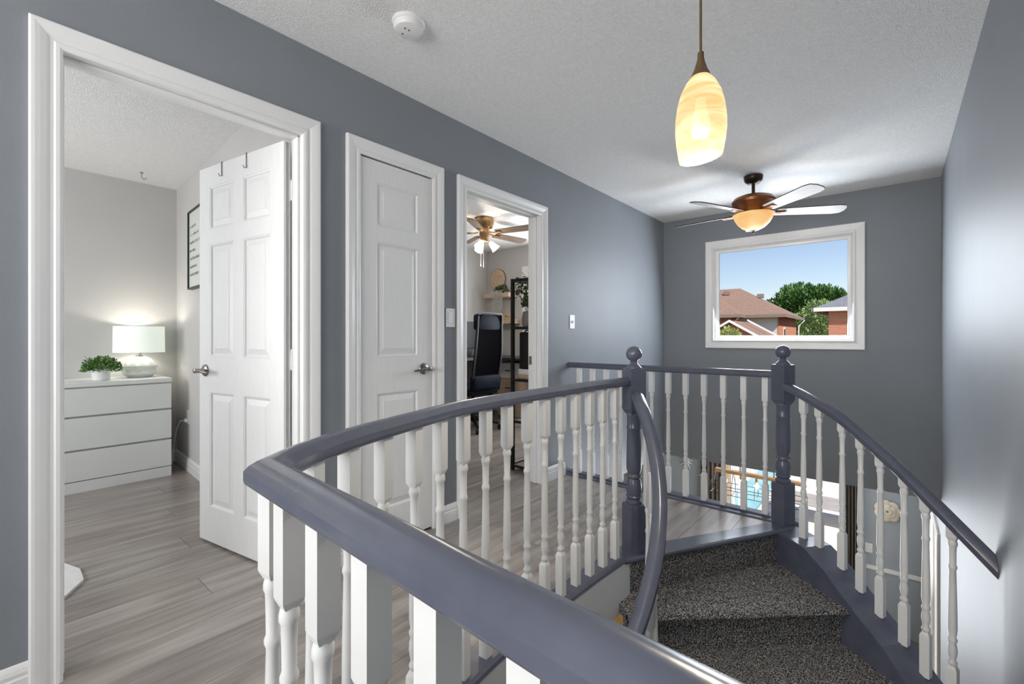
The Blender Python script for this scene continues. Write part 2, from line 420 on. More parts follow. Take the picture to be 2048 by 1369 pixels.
def newel(label, x, y, rz):
    t = thing('newel_post', label, 'newel post', (x, y, 0), rz, 'slate newel posts at the stair head')
    h = .0435
    bm = B(); lathe(bm, [(h * 1.414, 0), (h * 1.414, .235), (h * 1.36, .245), (.045, .250)], 4, sq=True); obj('base_block', bm, slate, t, world=False)
    bm = B(); lathe(bm, [(.036, .246), (.041, .252), (.041, .262), (.031, .272), (.038, .280), (.040, .286), (.036, .292), (.039, .315), (.0395, .335), (.036, .36), (.030, .378), (.037, .386), (.037, .396), (.031, .404), (.034, .412),
                         (.0385, .43), (.0385, .48), (.037, .56), (.0345, .63), (.0375, .637), (.0375, .643), (.0345, .650), (.036, .70), (.0375, .706), (.0375, .714), (.033, .724)], 20)
    obj('turned_shaft', bm, slate, t, True, world=False)
    bm = B(); lathe(bm, [(.044, .712), (h * 1.39, .736), (h * 1.414, .74), (h * 1.414, .938), (h * 1.34, .947), (.05, .949)], 4, sq=True); obj('top_block', bm, slate, t, world=False)
    bm = B(); lathe(bm, [(.040, .946), (.040, .953), (.031, .962), (.026, .968), (.020, .972), (.0175, .978), (.0205, .983), (.0175, .988), (.022, .990)] + [(.0405 * cos(a), 1.022 + .0405 * sin(a)) for a in [radians(v) for v in range(-50, 90, 10)]] + [(.001, 1.0625)], 20)
    obj('ball_finial', bm, slate, t, True, world=False)
nrz = atan2(d.y, d.x)
newel('slate newel post with ball finial where the hall rail meets the inner stair rail', -1.04, 2.208, nrz)
newel('slate newel post with ball finial beside the outer stair rail, below the window', -.515, 3.107, nrz)

# ------------------------------------------------------------------ staircase
C0 = Vector((-1.279, 1.672)); RISE = .185
LD = Vector((.75863, -.65153)); LN = Vector((-.65153, -.75863)); N2 = Vector((-.515, 3.107))
SB = [(0, 0), (.186, 0), (.283, -.005), (.408, -.06), (.505, -.122), (.605, -.182), (.714, -.241), (.804, -.315), (1.05, -.485)]
SR = [(.05, .800), (.186, .772), (.283, .732), (.408, .676), (.505, .615), (.605, .555), (.714, .490), (.804, .424), (1.05, .245)]
def lerp(tab, s):
    for (a, za), (b, zb) in zip(tab, tab[1:]):
        if s <= b: return za + (zb - za) * (s - a) / (b - a)
    return tab[-1][1]
def outer(th, n=.10):                          # stair outer boundary from the turning centre
    v = Vector((cos(th), sin(th))); best = 1.62
    q = N2 + LN * n; den = v.dot(LN)
    if abs(den) > 1e-6:
        r = (q - C0).dot(LN) / den
        if r > 0: best = min(best, r) if th > radians(8) else best
    if v.x > 1e-6: best = min(best, (XR - .004 - C0.x) / v.x)
    return C0 + v * best
def inner(th, r=.43): return C0 + Vector((cos(th), sin(th))) * r
stairs = thing('staircase', 'curved winder stairs in flecked charcoal carpet with slate outer stringer', 'stairs', (-.6, 2.3, ZLOW))
TH = [radians(59.7 - 18.2 * k + (1.7 if k else 0)) for k in range(14)]
for k in range(1, 14):
    z = -RISE * k; ta, tb = TH[k - 1], TH[k]
    # riser hangs under the nosing above
    bm = B(); i0, o0 = inner(ta), outer(ta, .104); nn = Vector((sin(ta), -cos(ta)))
    if k == 1: i0, o0 = N0 - d * .05, N3 + d * .03; nn = Vector((d.y, -d.x))
    s0 = -.012
    pr = [i0 - nn * .05 , o0 - nn * .05, o0 + nn * s0, i0 + nn * s0]
    prism(bm, [(p.x, p.y) for p in pr], z - .02, z + RISE - (.03 if k > 1 else .022)); obj('riser', bm, carpet, stairs)
    # tread with rounded carpet nosing
    bm = B(); n_ = 7
    tt = [ta + radians(4) + (tb - ta - radians(4)) * i / n_ for i in range(n_ + 1)]
    nf = Vector((sin(tb), -cos(tb)))
    inn = [inner(a) for a in tt]; out = [outer(a, .104) for a in tt]
    def ring(off, zz): return None
    for j in range(n_):
        A, Bq, Cq, Dq = inn[j], out[j], out[j + 1], inn[j + 1]
        f = [bm.verts.new((p.x, p.y, z)) for p in (A, Bq, Cq, Dq)]; bm.faces.new(f)
    prof = [(0, 0), (.018, 0), (.030, -.006), (.035, -.016), (.032, -.028), (.022, -.036), (-.02, -.038)]
    ia, ob = inn[-1], out[-1]
    loft(bm, [[(p.x + nf.x * u, p.y + nf.y * u, z + v) for p in (ia, ob)] for u, v in prof], cap=False, closed=False)
    bmesh.ops.remove_doubles(bm, verts=bm.verts, dist=.0005)
    # underside and inner edge close the slab
    lo = [(p.x, p.y, z - .04) for p in inn]; hi = [(p.x, p.y, z) for p in inn]
    loft(bm, [lo, hi], cap=False, closed=False)
    obj('tread', bm, carpet, stairs, True)
# outer stringer with sloping cap
ss = [.03, .10, .186, .235, .283, .345, .408, .505, .605, .714, .804, .9, 1.0, 1.08]
def sp(s, n, dz=0): p = N2 + LD * s + LN * n; return (min(p.x, XR - .003), p.y, lerp(SB, s) + dz)
bm = B(); loft(bm, [[sp(s, .117, .0), sp(s, .117, -.022), sp(s, -.05, -.022), sp(s, -.05, 0)] for s in ss]); obj('stringer_cap', bm, slate, stairs)
bm = B(); loft(bm, [[sp(s, .106, -.02), sp(s, .106, -.62), sp(s, -.03, -.62), sp(s, -.03, -.02)] for s in ss]); obj('stringer', bm, slate, stairs)
bm = B(); box(bm, XR - .012, XR - .002, 2.15, 2.47, -1.1, -.40); obj('skirt_board', bm, slate, stairs)

t = thing('outer_stair_railing', 'slate handrail sloping down to the right wall on white spindles', 'railing', (-.4, 2.98, 0))
pts = []
for i in range(17):
    s = .05 + (1.03 - .05) * i / 16; p = N2 + LD * s + LN * (.03 * max(0, 1 - abs(s - .2) / .25)); pts.append((p.x, p.y, lerp(SR, s)))
pts = [tuple(v) for v in [pts[0]] + [tuple((Vector(pts[i - 1]) + 2 * Vector(pts[i]) + Vector(pts[i + 1])) / 4) for i in range(1, 16)] + [pts[-1]]]
bm = B(); sweep(bm, pts, RAIL, end_x=XR - .001); obj('handrail', bm, slate, t, True)
for s in (.186, .283, .408, .505, .605, .714, .804, .905):
    p = N2 + LD * s + LN * (.03 * max(0, 1 - abs(s - .2) / .25)); zb = lerp(SB, s)
    baluster(t, p.x, p.y, zb - .004, round(lerp(SR, s) - zb + .014, 2), nrz + radians(10))

t = thing('inner_stair_railing', 'slate handrail curling steeply down the inside of the stairs', 'railing', (-.99, 2.15, 0))
CI = Vector((-1.206, 1.66)); pts = [(-.992, 2.15, .790)]
def inner_rail(a, R=.489): return Vector((CI.x + R * cos(a), CI.y + R * sin(a), .742 - .63 * (radians(55) - a)))
for a in range(56, -62, -4): pts.append(tuple(inner_rail(radians(a))))
bm = B(); sweep(bm, pts, RAIL); obj('handrail', bm, slate, t, True)
for a in (47, 34, 21, 8, -5, -18, -31, -44):
    p = inner_rail(radians(a), .468 if a < 40 else .482); th = atan2(p.y - C0.y, p.x - C0.x)
    k = sum(1 for q in TH if q > th); zt = -RISE * max(1, k)
    baluster(t, p.x, p.y, zt, max(.74, round(p.z - zt - .006, 2)), radians(a))

# ------------------------------------------------------------------ door casings, jambs, doors
CPROF = [(-.004, 0), (-.004, .010), (.004, .014), (.013, .014), (.018, .0105), (.026, .0105), (.034, .015), (.048, .0195), (.060, .022), (.068, .022), (.073, .018), (.073, 0)]
def casing(name, y0, y1, zt, label, jamb=True):
    r = struct_root(name, (XL, (y0 + y1) / 2, 0), label)
    bm = B()
    loft(bm, [[(XL + h, y0 - w, 0), (XL + h, y0 - w, zt + w), (XL + h, y1 + w, zt + w), (XL + h, y1 + w, 0)] for w, h in CPROF], cap=False, closed=False)
    obj('casing', bm, white_trim, r)
    bm = B(); box(bm, XLI - .002, XL, y0 - .018, y0, -.001, zt); box(bm, XLI - .002, XL, y1, y1 + .018, -.001, zt); box(bm, XLI - .002, XL, y0 - .018, y1 + .018, zt, zt + .018)
    obj('jamb', bm, white_trim, r)
    bm = B(); xs = XL - .035
    for a, b in ((y0, y0 + .011), (y1 - .011, y1)): box(bm, xs - .035, xs, a, b, 0, zt, bev=.003)
    box(bm, xs - .035, xs, y0, y1, zt - .011, zt, bev=.003)
    if jamb: obj('door_stop', bm, white_trim, r)
    else: bm.free()
    return r
c1 = casing('trim_4', *D1, DT, 'white moulded casing around the bedroom doorway')
casing('trim_5', *D2, DT, 'white moulded casing around the narrow closet door', False)
c3 = casing('trim_6', *D3, DT, 'white moulded casing around the office doorway')
bm = B(); box(bm, XLI + .004, XLI + .03, D3[1] - .0012, D3[1] + .001, .90, .965); box(bm, XLI + .010, XLI + .022, D3[1] - .0018, D3[1], .918, .948)
obj('strike_plate', bm, nickel, c3)
def door(name, w, cols, loc, rz, label, handle_side=1, lever=1):
    r = struct_root(name, loc, label); r.rotation_euler = (0, 0, rz)
    H, T = 2.025, .0175; core = .0075
    rows = [(1.69, 1.915), (1.005, 1.605), (.20, .815)]
    bm = B(); box(bm, .0, w, -core, core, .012, H)
    st = .098 if len(cols) == 2 else .095
    xs = [0] + [v for c in cols for v in c] + [w]
    for a, b in zip(xs[::2], xs[1::2]): box(bm, a, b, -T, T, .012, H)           # stiles
    zz = [.012] + [v for c in sorted(rows) for v in c] + [H]
    for (ca, cb) in cols:
        for a, b in zip(zz[::2], zz[1::2]): box(bm, ca, cb, -T, T, a, b)        # rails
    obj('leaf', bm, white_door, r, world=False)
    for ca, cb in cols:
        for za, zb in rows:
            bm = B()
            for s in (-1, 1):
                def rg(i, y): return [(ca + i, s * y, za + i), (cb - i, s * y, za + i), (cb - i, s * y, zb - i), (ca + i, s * y, zb - i)]
                loft(bm, [rg(.0005, T - .0005), rg(.007, T - .003), rg(.012, core + .0006), rg(.017, core + .0006), rg(.042, T - .003), rg(.044, T - .0015)], cap=False)
                bm.faces.new([bm.verts.new(p) for p in rg(.044, T - .0015)])
            obj('panel', bm, white_door, r, world=False)
    hx = w - .062
    for s in ((-1, 1) if lever == 2 else (-1,)):
        bm = B(); lathe(bm, [(.033, 0), (.033, .004), (.030, .008), (.014, .012), (.011, .03), (.0125, .045), (.0125, .058), (.006, .060)], 20)
        bmesh.ops.rotate(bm, verts=bm.verts, cent=(0, 0, 0), matrix=Matrix.Rotation(radians(90) * (1 if s < 0 else -1), 3, 'X'))
        bmesh.ops.translate(bm, verts=bm.verts, vec=(hx, s * T, .93))
        h = obj('door_handle', bm, nickel, r, True, world=False)
        bm = B(); tube(bm, [(hx + .012, s * (T + .05), .93), (hx - .02, s * (T + .052), .931), (hx - .06, s * (T + .05), .928), (hx - .098, s * (T + .046), .924)], [.009, .0085, .0075, .006], 10)
        obj('lever', bm, nickel, h, True, world=False)
    for z in (.25, 1.0, 1.80):
        bm = B(); tube(bm, [(-.004, -T - .004, z - .045), (-.004, -T - .004, z + .045)], .006, 8); tube(bm, [(-.004, -T - .004, z + .045), (-.004, -T - .004, z + .052)], .0045, 8)
        obj('hinge', bm, white_plastic if lever == 2 else white_trim, r, world=False)
    return r
dw = .752; va = atan2(.812 - .942, -2.905 + 2.178)
door('door_1', dw, [(.105, .331), (.421, .647)], (-2.178, .942, 0), va, 'white six-panel bedroom door standing open', lever=2)
# the leaf's -y side must face the hall for the closet
door('door_2', .466, [(.098, .368)], (XL - .0195, 1.244, 0), radians(90), 'closed white narrow three-panel closet door')
bm = B(); box(bm, XL - .03, XL + .0005, 1.7125, 1.7145, .905, .96); obj('strike_plate', bm, nickel, bpy.data.objects['trim_5'])
boxes('wall_closet_inner', [(XLI - .01, XLI + .02, 1.20, 1.75, -.01, DT + .03)], underlay, kind='structure')

# over-door hooks
for f, hl in ((.30, 'thin metal hook over the bedroom door top, nearer its handle edge'), (.60, 'thin metal hook over the bedroom door top, nearer its hinges')):
    ux, uy = cos(va), sin(va); p = Vector((-2.178 + ux * dw * (1 - f), .942 + uy * dw * (1 - f), 0)); nx, ny = uy, -ux
    bm = B()
    q = lambda o, z: (p.x + nx * o, p.y + ny * o, z)
    path = [q(.0225, 1.965), q(.0225, 2.0), q(.0225, 2.029), q(0, 2.032), q(-.0225, 2.029), q(-.0225, 1.99)]
    s = -1 if (Vector((nx, ny)).dot(Vector((-p.x, -p.y))) < 0) else 1
    path = [q(s * .0205, 1.955), q(s * .0205, 2.028), q(-s * .0205, 2.028), q(-s * .0205, 1.98)]
    tube(bm, path, .0022, 6); tube(bm, [path[0], q(s * .030, 1.950), q(s * .036, 1.962)], .0022, 6)
    tag(obj('over_door_hook', bm, nickel), hl, 'hook', 'hooks over the bedroom door')

# baseboards
BP = [(0, 0), (.015, 0), (.015, .062), (.012, .068), (.013, .080), (.010, .092), (.006, .100), (0, .105)]
def baseboard(name, a, b, n, label=None):
    bm = B(); loft(bm, [[(p[0] + n[0] * w, p[1] + n[1] * w, z) for w, z in BP] for p in (a, b)]); return struct(name, bm, white_trim, label=label)
for i, (a, b) in enumerate([(-2.1, D1[0] - .073), (D1[1] + .073, D2[0] - .073), (D2[1] + .073, D3[0] - .073), (D3[1] + .073, YF - .06)]):
    baseboard('baseboard_left' if i == 0 else 'baseboard_left_%d' % (i + 1), (XL, a), (XL, b), (1, 0))
sn = Vector((-.0475, -1)).normalized()
baseboard('baseboard_bedroom_side', (-4.95, 1.168), (XLI, 1.036), (sn.x, sn.y))
baseboard('baseboard_bedroom_far', (-4.95, -1.4), (-4.95, 1.168), (1, 0))
baseboard('baseboard_office_far', (-4.85, 1.4), (-4.85, 5.13), (1, 0))
baseboard('baseboard_office_back', (-4.85, 5.13), (XLI, 5.13), (0, -1))

# ------------------------------------------------------------------ windows
def window(name, axis, c, s, a0, a1, z0, z1, cw=.086, label=None, frame=.042, depth=.045, cas=True, bars=()):
    """opening a0..a1 x z0..z1 in the wall face at c whose room side is direction s on the axis"""
    r = struct_root(name, ((a0 + a1) / 2, c, z0) if axis == 'y' else (c, (a0 + a1) / 2, z0), label)
    P = (lambda a, o, z: (a, c + s * o, z)) if axis == 'y' else (lambda a, o, z: (c + s * o, a, z))
    def ring(i, o): return [P(a0 - i, o, z0 - i), P(a1 + i, o, z0 - i), P(a1 + i, o, z1 + i), P(a0 - i, o, z1 + i)]
    if cas:
        bm = B(); loft(bm, [ring(w, h) for w, h in [(cw, 0), (cw, .016), (cw - .006, .020), (.03, .017), (.022, .013), (.012, .020), (.002, .020), (-.004, .012), (-.004, -.004)]], cap=False)
        obj('casing', bm, white_trim, r)
    bm = B(); loft(bm, [ring(.001, 0), ring(-.002, -.012), ring(-.008, -.016), ring(-.016, -.010), ring(-.024, -.018), ring(-frame, -.022), ring(-frame - .004, -depth), ring(-.001, -depth - .05), ring(.02, -depth - .05)], cap=False)
    obj('window_frame', bm, upvc, r)
    for b in bars:
        bm = B(); pts = [P(b - .03, -depth + .012, z0 + .02), P(b + .03, -depth + .012, z0 + .02), P(b + .03, -depth + .012, z1 - .02), P(b - .03, -depth + .012, z1 - .02)]
        dv = Vector(P(0, -.04, 0)) - Vector(P(0, 0, 0)); extr(bm, pts, dv); obj('window_bar', bm, upvc, r)
    bm = B(); pts = [P(a0 + .02, -depth, z0 + .02), P(a1 - .02, -depth, z0 + .02), P(a1 - .02, -depth, z1 - .02), P(a0 + .02, -depth, z1 - .02)]
    bm.faces.new([bm.verts.new(p) for p in pts]); obj('pane', bm, glass, r)
    return r
window('window_1', 'y', YB, -1, WX0, WX1, WZ0, WZ1, label='white framed picture window high on the back wall')
window('window_2_added', 'y', -2.15, 1, -1.75, .15, .8, 2.1, label='white unseen window added behind the viewer for fill light')  # made-up window, added to frame the rear fill light
window('window_3', 'y', -1.5, 1, -4.4, -2.7, .8, 2.0, label='white bedroom window out of sight')
window('window_4', 'y', 5.13, -1, -4.05, -2.55, .95, 2.05, cw=.09, label='white office window behind the shelf unit', bars=(-3.3,))
window('window_5', 'y', 7.5, -1, -2.14, -.47, ZLOW + .02, -.5, cw=.07, label='sliding patio door on the lower storey', bars=(-1.3,))
window('window_6', 'x', XR, -1, 5.3, 6.3, ZLOW + .02, -.62, cw=.07, label='glazed side door on the lower storey')

# ------------------------------------------------------------------ lamps
def swirl_mat(name, c1, c2, strength, sc, clear=0.):
    m = bpy.data.materials.new(name); m.use_nodes = True; n, l = m.node_tree.nodes, m.node_tree.links; b = n['Principled BSDF']
    tc = n.new('ShaderNodeTexCoord'); mp = n.new('ShaderNodeMapping'); mp.inputs['Scale'].default_value = (2.2, 2.2, 9); mp.inputs['Rotation'].default_value = (radians(24), radians(12), 0)
    l.new(tc.outputs['Object'], mp.inputs[0]); t = n.new('ShaderNodeTexNoise'); t.inputs['Scale'].default_value = sc; t.inputs['Detail'].default_value = 4; t.inputs['Distortion'].default_value = 1.2
    l.new(mp.outputs[0], t.inputs['Vector']); r = n.new('ShaderNodeValToRGB'); r.color_ramp.elements[0].position = .34; r.color_ramp.elements[1].position = .66
    r.color_ramp.elements[0].color = (*c1, 1); r.color_ramp.elements[1].color = (*c2, 1); l.new(t.outputs[0], r.inputs[0])
    l.new(r.outputs[0], b.inputs['Emission Color']); b.inputs['Emission Strength'].default_value = strength
    b.inputs['Base Color'].default_value = (.05, .04, .03, 1); b.inputs['Roughness'].default_value = .55
    if clear:
        tr = n.new('ShaderNodeBsdfTransparent'); mx = n.new('ShaderNodeMixShader'); mx.inputs[0].default_value = clear
        l.new(b.outputs[0], mx.inputs[1]); l.new(tr.outputs[0], mx.inputs[2]); l.new(mx.outputs[0], n['Material Output'].inputs[0])
    return m
px, py = -.378, 1.186
t = thing('pendant_lamp', 'glowing cream swirl glass pendant on a bronze cord above the stairwell', 'pendant lamp', (px, py, 1.56))
bm = B(); prof = [(.013, .216), (.022, .208), (.036, .190), (.048, .165), (.056, .135), (.0605, .10), (.061, .072), (.058, .04), (.0535, .012), (.051, 0)]
inn = [(r - .003, z) for r, z in reversed(prof)]
R = lathe(bm, prof + inn, 40, cap=False)
for v in bm.verts:
    if v.co.z < .08: v.co.z += (.08 - v.co.z) / .08 * .12 * (v.co.x * .9 + v.co.y * .75)
obj('glass_shade', bm, swirl_mat('swirled_cream_glass', (.95, .50, .19), (1, .84, .48), 1.15, 3.4, .22), t, True, world=False)
bm = B(); lathe(bm, [(.025, .205), (.022, .212), (.016, .225), (.0105, .243), (.008, .254), (.0075, .268), (.004, .270)], 20); obj('socket_cap', bm, mat('bronze_pendant_metal', (.17, .105, .05), .4, .6, vary=(20, .1)), t, True, world=False)
bm = B(); tube(bm, [(0, 0, .268), (0, 0, .86)], .0032, 8); obj('cord', bm, MATS['bronze_pendant_metal'], t, True, world=False)
bm = B(); lathe(bm, [(.005, .845), (.03, .852), (.055, .868), (.06, .88)], 24); obj('canopy', bm, MATS['bronze_pendant_metal'], t, True, world=False)
bm = B(); lathe(bm, [(.002, .05), (.016, .056), (.024, .075), (.024, .09), (.014, .12), (.012, .15), (.003, .152)], 14)
obj('bulb', bm, mat('warm_bulb', (1, 1, 1), .3, emit=((1, .82, .52), 2.2)), t, True, world=False)
light('pendant_light', 'POINT', (px, py, 1.588), 30, (1, .88, .72), shadow_soft_size=.025)

def blade_mesh(m_lo, m_hi, r0, r1, w0, w1, zt=.007, pitch=-13, clipped=True):
    bm = B(); n = 8; lo = []; 
    outline = [(r0, -w0 / 2), (r1 - .07, -w1 / 2), (r1 - .02, -w1 / 2 + .01), (r1, -w1 / 2 + .045), (r1, w1 / 2 - .045), (r1 - .02, w1 / 2 - .01), (r1 - .07, w1 / 2), (r0, w0 / 2)]
    M = Matrix.Rotation(radians(pitch), 4, 'X')
    lo = [bm.verts.new(M @ Vector((x, y, 0))) for x, y in outline]; hi = [bm.verts.new(M @ Vector((x, y, zt))) for x, y in outline]; k = len(outline)
    for i in range(k): bm.faces.new((lo[i], lo[(i + 1) % k], hi[(i + 1) % k], hi[i])).material_index = 1
    bm.faces.new(hi).material_index = 1; bm.faces.new(list(reversed(lo))).material_index = 0
    bmesh.ops.recalc_face_normals(bm, faces=bm.faces)
    me = bpy.data.meshes.new('blade'); bm.to_mesh(me); bm.free(); me.materials.append(m_lo); me.materials.append(m_hi); return me
# fan above the void
fx, fy = -.899, 4.14
t = thing('ceiling_fan', 'bronze ceiling fan with pale blades and amber glass bowl light before the window', 'ceiling fan', (fx, fy, 1.97))
bm = B(); lathe(bm, [(.012, .40), (.045, .41), (.066, .43), (.072, .455), (.072, .47)], 28); obj('canopy', bm, bronze, t, True, world=False)
bm = B(); lathe(bm, [(.013, .30), (.013, .41)], 12); lathe(bm, [(.03, .295), (.022, .315), (.014, .325)], 16); obj('downrod', bm, bronze, t, True, world=False)
bm = B(); lathe(bm, [(.03, .312), (.10, .306), (.145, .288), (.163, .262), (.160, .242), (.138, .225), (.118, .20), (.105, .172), (.112, .168), (.112, .160), (.08, .152)], 36); obj('motor_housing', bm, copper, t, True, world=False)
pale_blade = ramp_mat('whitewashed_blade', 'noise', 3, [(.3, (.36, .34, .33)), (.7, (.43, .41, .395))], rough=.5, mapping=(2, 14, 2))
bme = blade_mesh(pale_blade, bronze, .17, .68, .105, .14)
for k in range(5):
    a = radians(102 + 72 * k)
    o = obj('blade', bme, None, t, world=False); o.location = (0, 0, .165); o.rotation_euler = (0, 0, a)
    bm = B(); tube(bm, [(.10, 0, .012), (.135, .012, -.004), (.165, .02, -.006), (.235, .014, -.006)], .006, 6); tube(bm, [(.10, 0, .012), (.135, -.012, -.004), (.165, -.02, -.006), (.235, -.014, -.006)], .006, 6)
    box(bm, .16, .25, -.026, .026, -.008, -.003, bev=.002); obj('blade_iron', bm, copper, o, True, world=False)
bm = B(); lathe(bm, [(.012, .020), (.045, .026), (.085, .046), (.118, .078), (.140, .115), (.150, .142), (.156, .152), (.148, .156), (.11, .158)], 36)
obj('light_bowl', bm, swirl_mat('amber_bowl_glass', (1, .50, .15), (1, .66, .27), .86, 1.6), t, True, world=False)
bm = B(); lathe(bm, [(.002, -.006), (.008, .0), (.010, .008), (.007, .014), (.022, .020), (.030, .026), (.028, .032)], 16); obj('finial', bm, bronze, t, True, world=False)
light('fan_light', 'POINT', (fx, fy, 1.80), 8, (1, .93, .84), shadow_soft_size=.12)
# office hugger fan
ox, oy = -3.50, 3.66
t = thing('ceiling_fan', 'brass hugger ceiling fan with brown blades and three lit glass shades in the office', 'ceiling fan', (ox, oy, 2.0))
bm = B(); lathe(bm, [(.02, .33), (.09, .335), (.098, .36), (.104, .375), (.104, .41), (.10, .44)], 28); obj('motor_housing', bm, brass, t, True, world=False)
bm = B(); lathe(bm, [(.03, .17), (.042, .18), (.045, .215), (.055, .235), (.06, .27), (.055, .30), (.055, .335)], 20); obj('light_kit', bm, brass, t, True, world=False)
brown_blade = ramp_mat('walnut_blade', 'noise', 3, [(.3, (.07, .045, .03)), (.7, (.16, .11, .08))], rough=.45, mapping=(2, 16, 2))
bme = blade_mesh(brown_blade, brown_blade, .15, .64, .10, .13)
for k in range(5):
    o = obj('blade', bme, None, t, world=False); o.location = (0, 0, .27); o.rotation_euler = (0, 0, radians(-60 + 72 * k))
    bm = B(); tube(bm, [(.07, 0, .01), (.11, .0, .0), (.2, 0, -.005)], .009, 6); box(bm, .14, .22, -.03, .03, -.007, -.002, bev=.002); obj('blade_iron', bm, brass, o, True, world=False)
frost = mat('frosted_lit_glass', (.9, .85, .75), .4, emit=((1, .86, .62), 1.5)); bulbm = mat('lit_bulb', (1, 1, 1), .3, emit=((1, .93, .80), 7))
for k in range(3):
    a = radians(-75 + 120 * k); M = Matrix.Rotation(a, 4, 'Z') @ Matrix.Translation((.06, 0, .175)) @ Matrix.Rotation(radians(-42), 4, 'Y')
    bm = B(); lathe(bm, [(.018, .0), (.026, -.012), (.034, -.04), (.040, -.075), (.052, -.105), (.049, -.105), (.036, -.07), (.030, -.04), (.015, -.006)], 18, cap=False); bmesh.ops.transform(bm, matrix=M, verts=bm.verts)
    s = obj('glass_shade', bm, frost, t, True, world=False)
    bm = B(); lathe(bm, [(.002, -.10), (.02, -.092), (.028, -.07), (.02, -.045), (.012, -.02)], 12); bmesh.ops.transform(bm, matrix=M, verts=bm.verts); obj('bulb', bm, bulbm, s, True, world=False)
for dx_, zz_ in ((.012, -.10), (-.03, -.08)):
    bm = B(); tube(bm, [(dx_, -.03, .18), (dx_, -.03, zz_)], .0016, 5); lathe(bm, [(.002, zz_ - .014), (.006, zz_ - .008), (.004, zz_)], 8, c=(dx_, -.03, 0)); obj('pull_chain', bm, white_plastic, t, True, world=False)
light('office_fan_light', 'POINT', (ox, oy, 1.90), 17, (1, .88, .72), shadow_soft_size=.08)

# smoke alarm
t = thing('smoke_detector', 'round white smoke detector on the stippled hallway ceiling', 'smoke detector', (-1.573, 1.181, 2.40))
bm = B(); lathe(bm, [(.068, .040), (.069, .032), (.064, .026)], 32); obj('base_ring', bm, white_plastic, t, True, world=False)
bm = B(); lathe(bm, [(.062, .034), (.062, .014), (.056, .004), (.045, .0), (.002, -.001)], 32); obj('cover', bm, white_plastic, t, True, world=False)
for a, r_ in ((200, .03), (290, .026), (330, .012)):
    bm = B(); lathe(bm, [(.0035, -.0022), (.0035, .004)], 10, c=(r_ * cos(radians(a)), r_ * sin(radians(a)), 0)); obj('sensor_hole', bm, underlay, t, world=False)
# switches
def switch(label, y0, y1, z0, z1, toggle, name='light_switch'):
    t = thing(name, label, 'light switch', (XL, (y0 + y1) / 2, z0))
    bm = B(); box(bm, XL, XL + .006, y0, y1, z0, z1, bev=.002); obj('plate', bm, white_plastic, t)
    ym, zm = (y0 + y1) / 2, (z0 + z1) / 2; bm = B()
    if toggle: box(bm, XL + .005, XL + .018, ym - .005, ym + .005, zm - .012, zm + .010, bev=.002)
    else: box(bm, XL + .005, XL + .010, ym - .0165, ym + .0165, zm - .033, zm + .033, bev=.002)
    obj('toggle' if toggle else 'rocker', bm, white_plastic, t)
switch('white rocker light switch between the closet door and the office doorway', 1.812, 1.885, 1.171, 1.284, False)
switch('small white toggle light switch on the blue-grey wall near the landing', 3.160, 3.232, 1.183, 1.297, True)

# ------------------------------------------------------------------ bedroom
dr_white = mat('white_dresser_foil', (.76, .785, .77), .35, vary=(4, .02))
t = thing('dresser', 'low white three-drawer dresser under the lamp in the bedroom', 'dresser', (-4.7, .62, 0))
Y0d, Y1d = .215, 1.020
bm = B(); box(bm, -4.940, -4.475, Y0d + .005, Y1d - .005, .0, .752); obj('body', bm, dr_white, t)
bm = B(); box(bm, -4.942, -4.452, Y0d, Y1d, .753, .785, bev=.002); obj('top', bm, dr_white, t)
for a, b in ((.545, .742), (.305, .530), (.082, .290)):
    bm = B(); box(bm, -4.474, -4.456, Y0d + .004, Y1d - .003, a, b, bev=.0015); obj('drawer', bm, dr_white, t)
bm = B(); box(bm, -4.476, -4.458, Y0d + .004, Y1d - .003, .0, .076); obj('plinth', bm, dr_white, t)
bm = B(); box(bm, -4.478, -4.4745, Y0d + .004, Y1d - .004, .0, .745); obj('gap_shade', bm, mat('dresser_gap_shade', (.50, .50, .47), .6, vary=(4, .03)), t)  # darker sheet behind the drawers, shade of the gaps put into its colour

lx, ly = -4.75, .868
t = thing('table_lamp', 'white table lamp with faceted ceramic base and lit drum shade on the dresser', 'lamp', (lx, ly, .785))
bm = B(); prof = [(.088, 0), (.105, .030), (.124, .062), (.112, .094), (.112, .124), (.072, .150), (.045, .168)]; seg = 11
rings = [[bm.verts.new((r * (.88 if j % 2 == 0 else 1.08) * cos(2 * pi * (i + .5 * (j % 2)) / seg), r * (.88 if j % 2 == 0 else 1.08) * sin(2 * pi * (i + .5 * (j % 2)) / seg), z)) for i in range(seg)] for j, (r, z) in enumerate(prof)]
for j in range(len(rings) - 1):
    a, b = rings[j], rings[j + 1]
    for i in range(seg):
        k = (i + 1) % seg
        if j % 2 == 0: bm.faces.new((a[i], a[k], b[i])); bm.faces.new((b[i], a[k], b[k]))
        else: bm.faces.new((a[i], a[k], b[k])); bm.faces.new((b[i], a[i], b[k]))
bm.faces.new(list(reversed(rings[0]))); bm.faces.new(rings[-1])
obj('ceramic_base', bm, mat('white_ceramic', (.74, .76, .74), .3, vary=(8, .02)), t, world=False)
bm = B(); lathe(bm, [(.024, .166), (.024, .178), (.012, .18), (.012, .215)], 16); obj('neck', bm, nickel, t, True, world=False)
bm = B(); lathe(bm, [(.168, .203), (.165, .415), (.162, .415), (.165, .203)], 40, cap=False)
obj('lamp_shade', bm, mat('lit_linen_shade', (.8, .8, .76), .8, vary=(60, .03), emit=((.86, 1, .86), .42)), t, True, world=False)
bm = B(); lathe(bm, [(.003, .27), (.022, .28), (.028, .30), (.02, .33), (.01, .35)], 12); obj('bulb', bm, bulbm, t, True, world=False)
light('bedside_light', 'POINT', (lx, ly, 1.125), 5.5, (1, .93, .80), shadow_soft_size=.03)

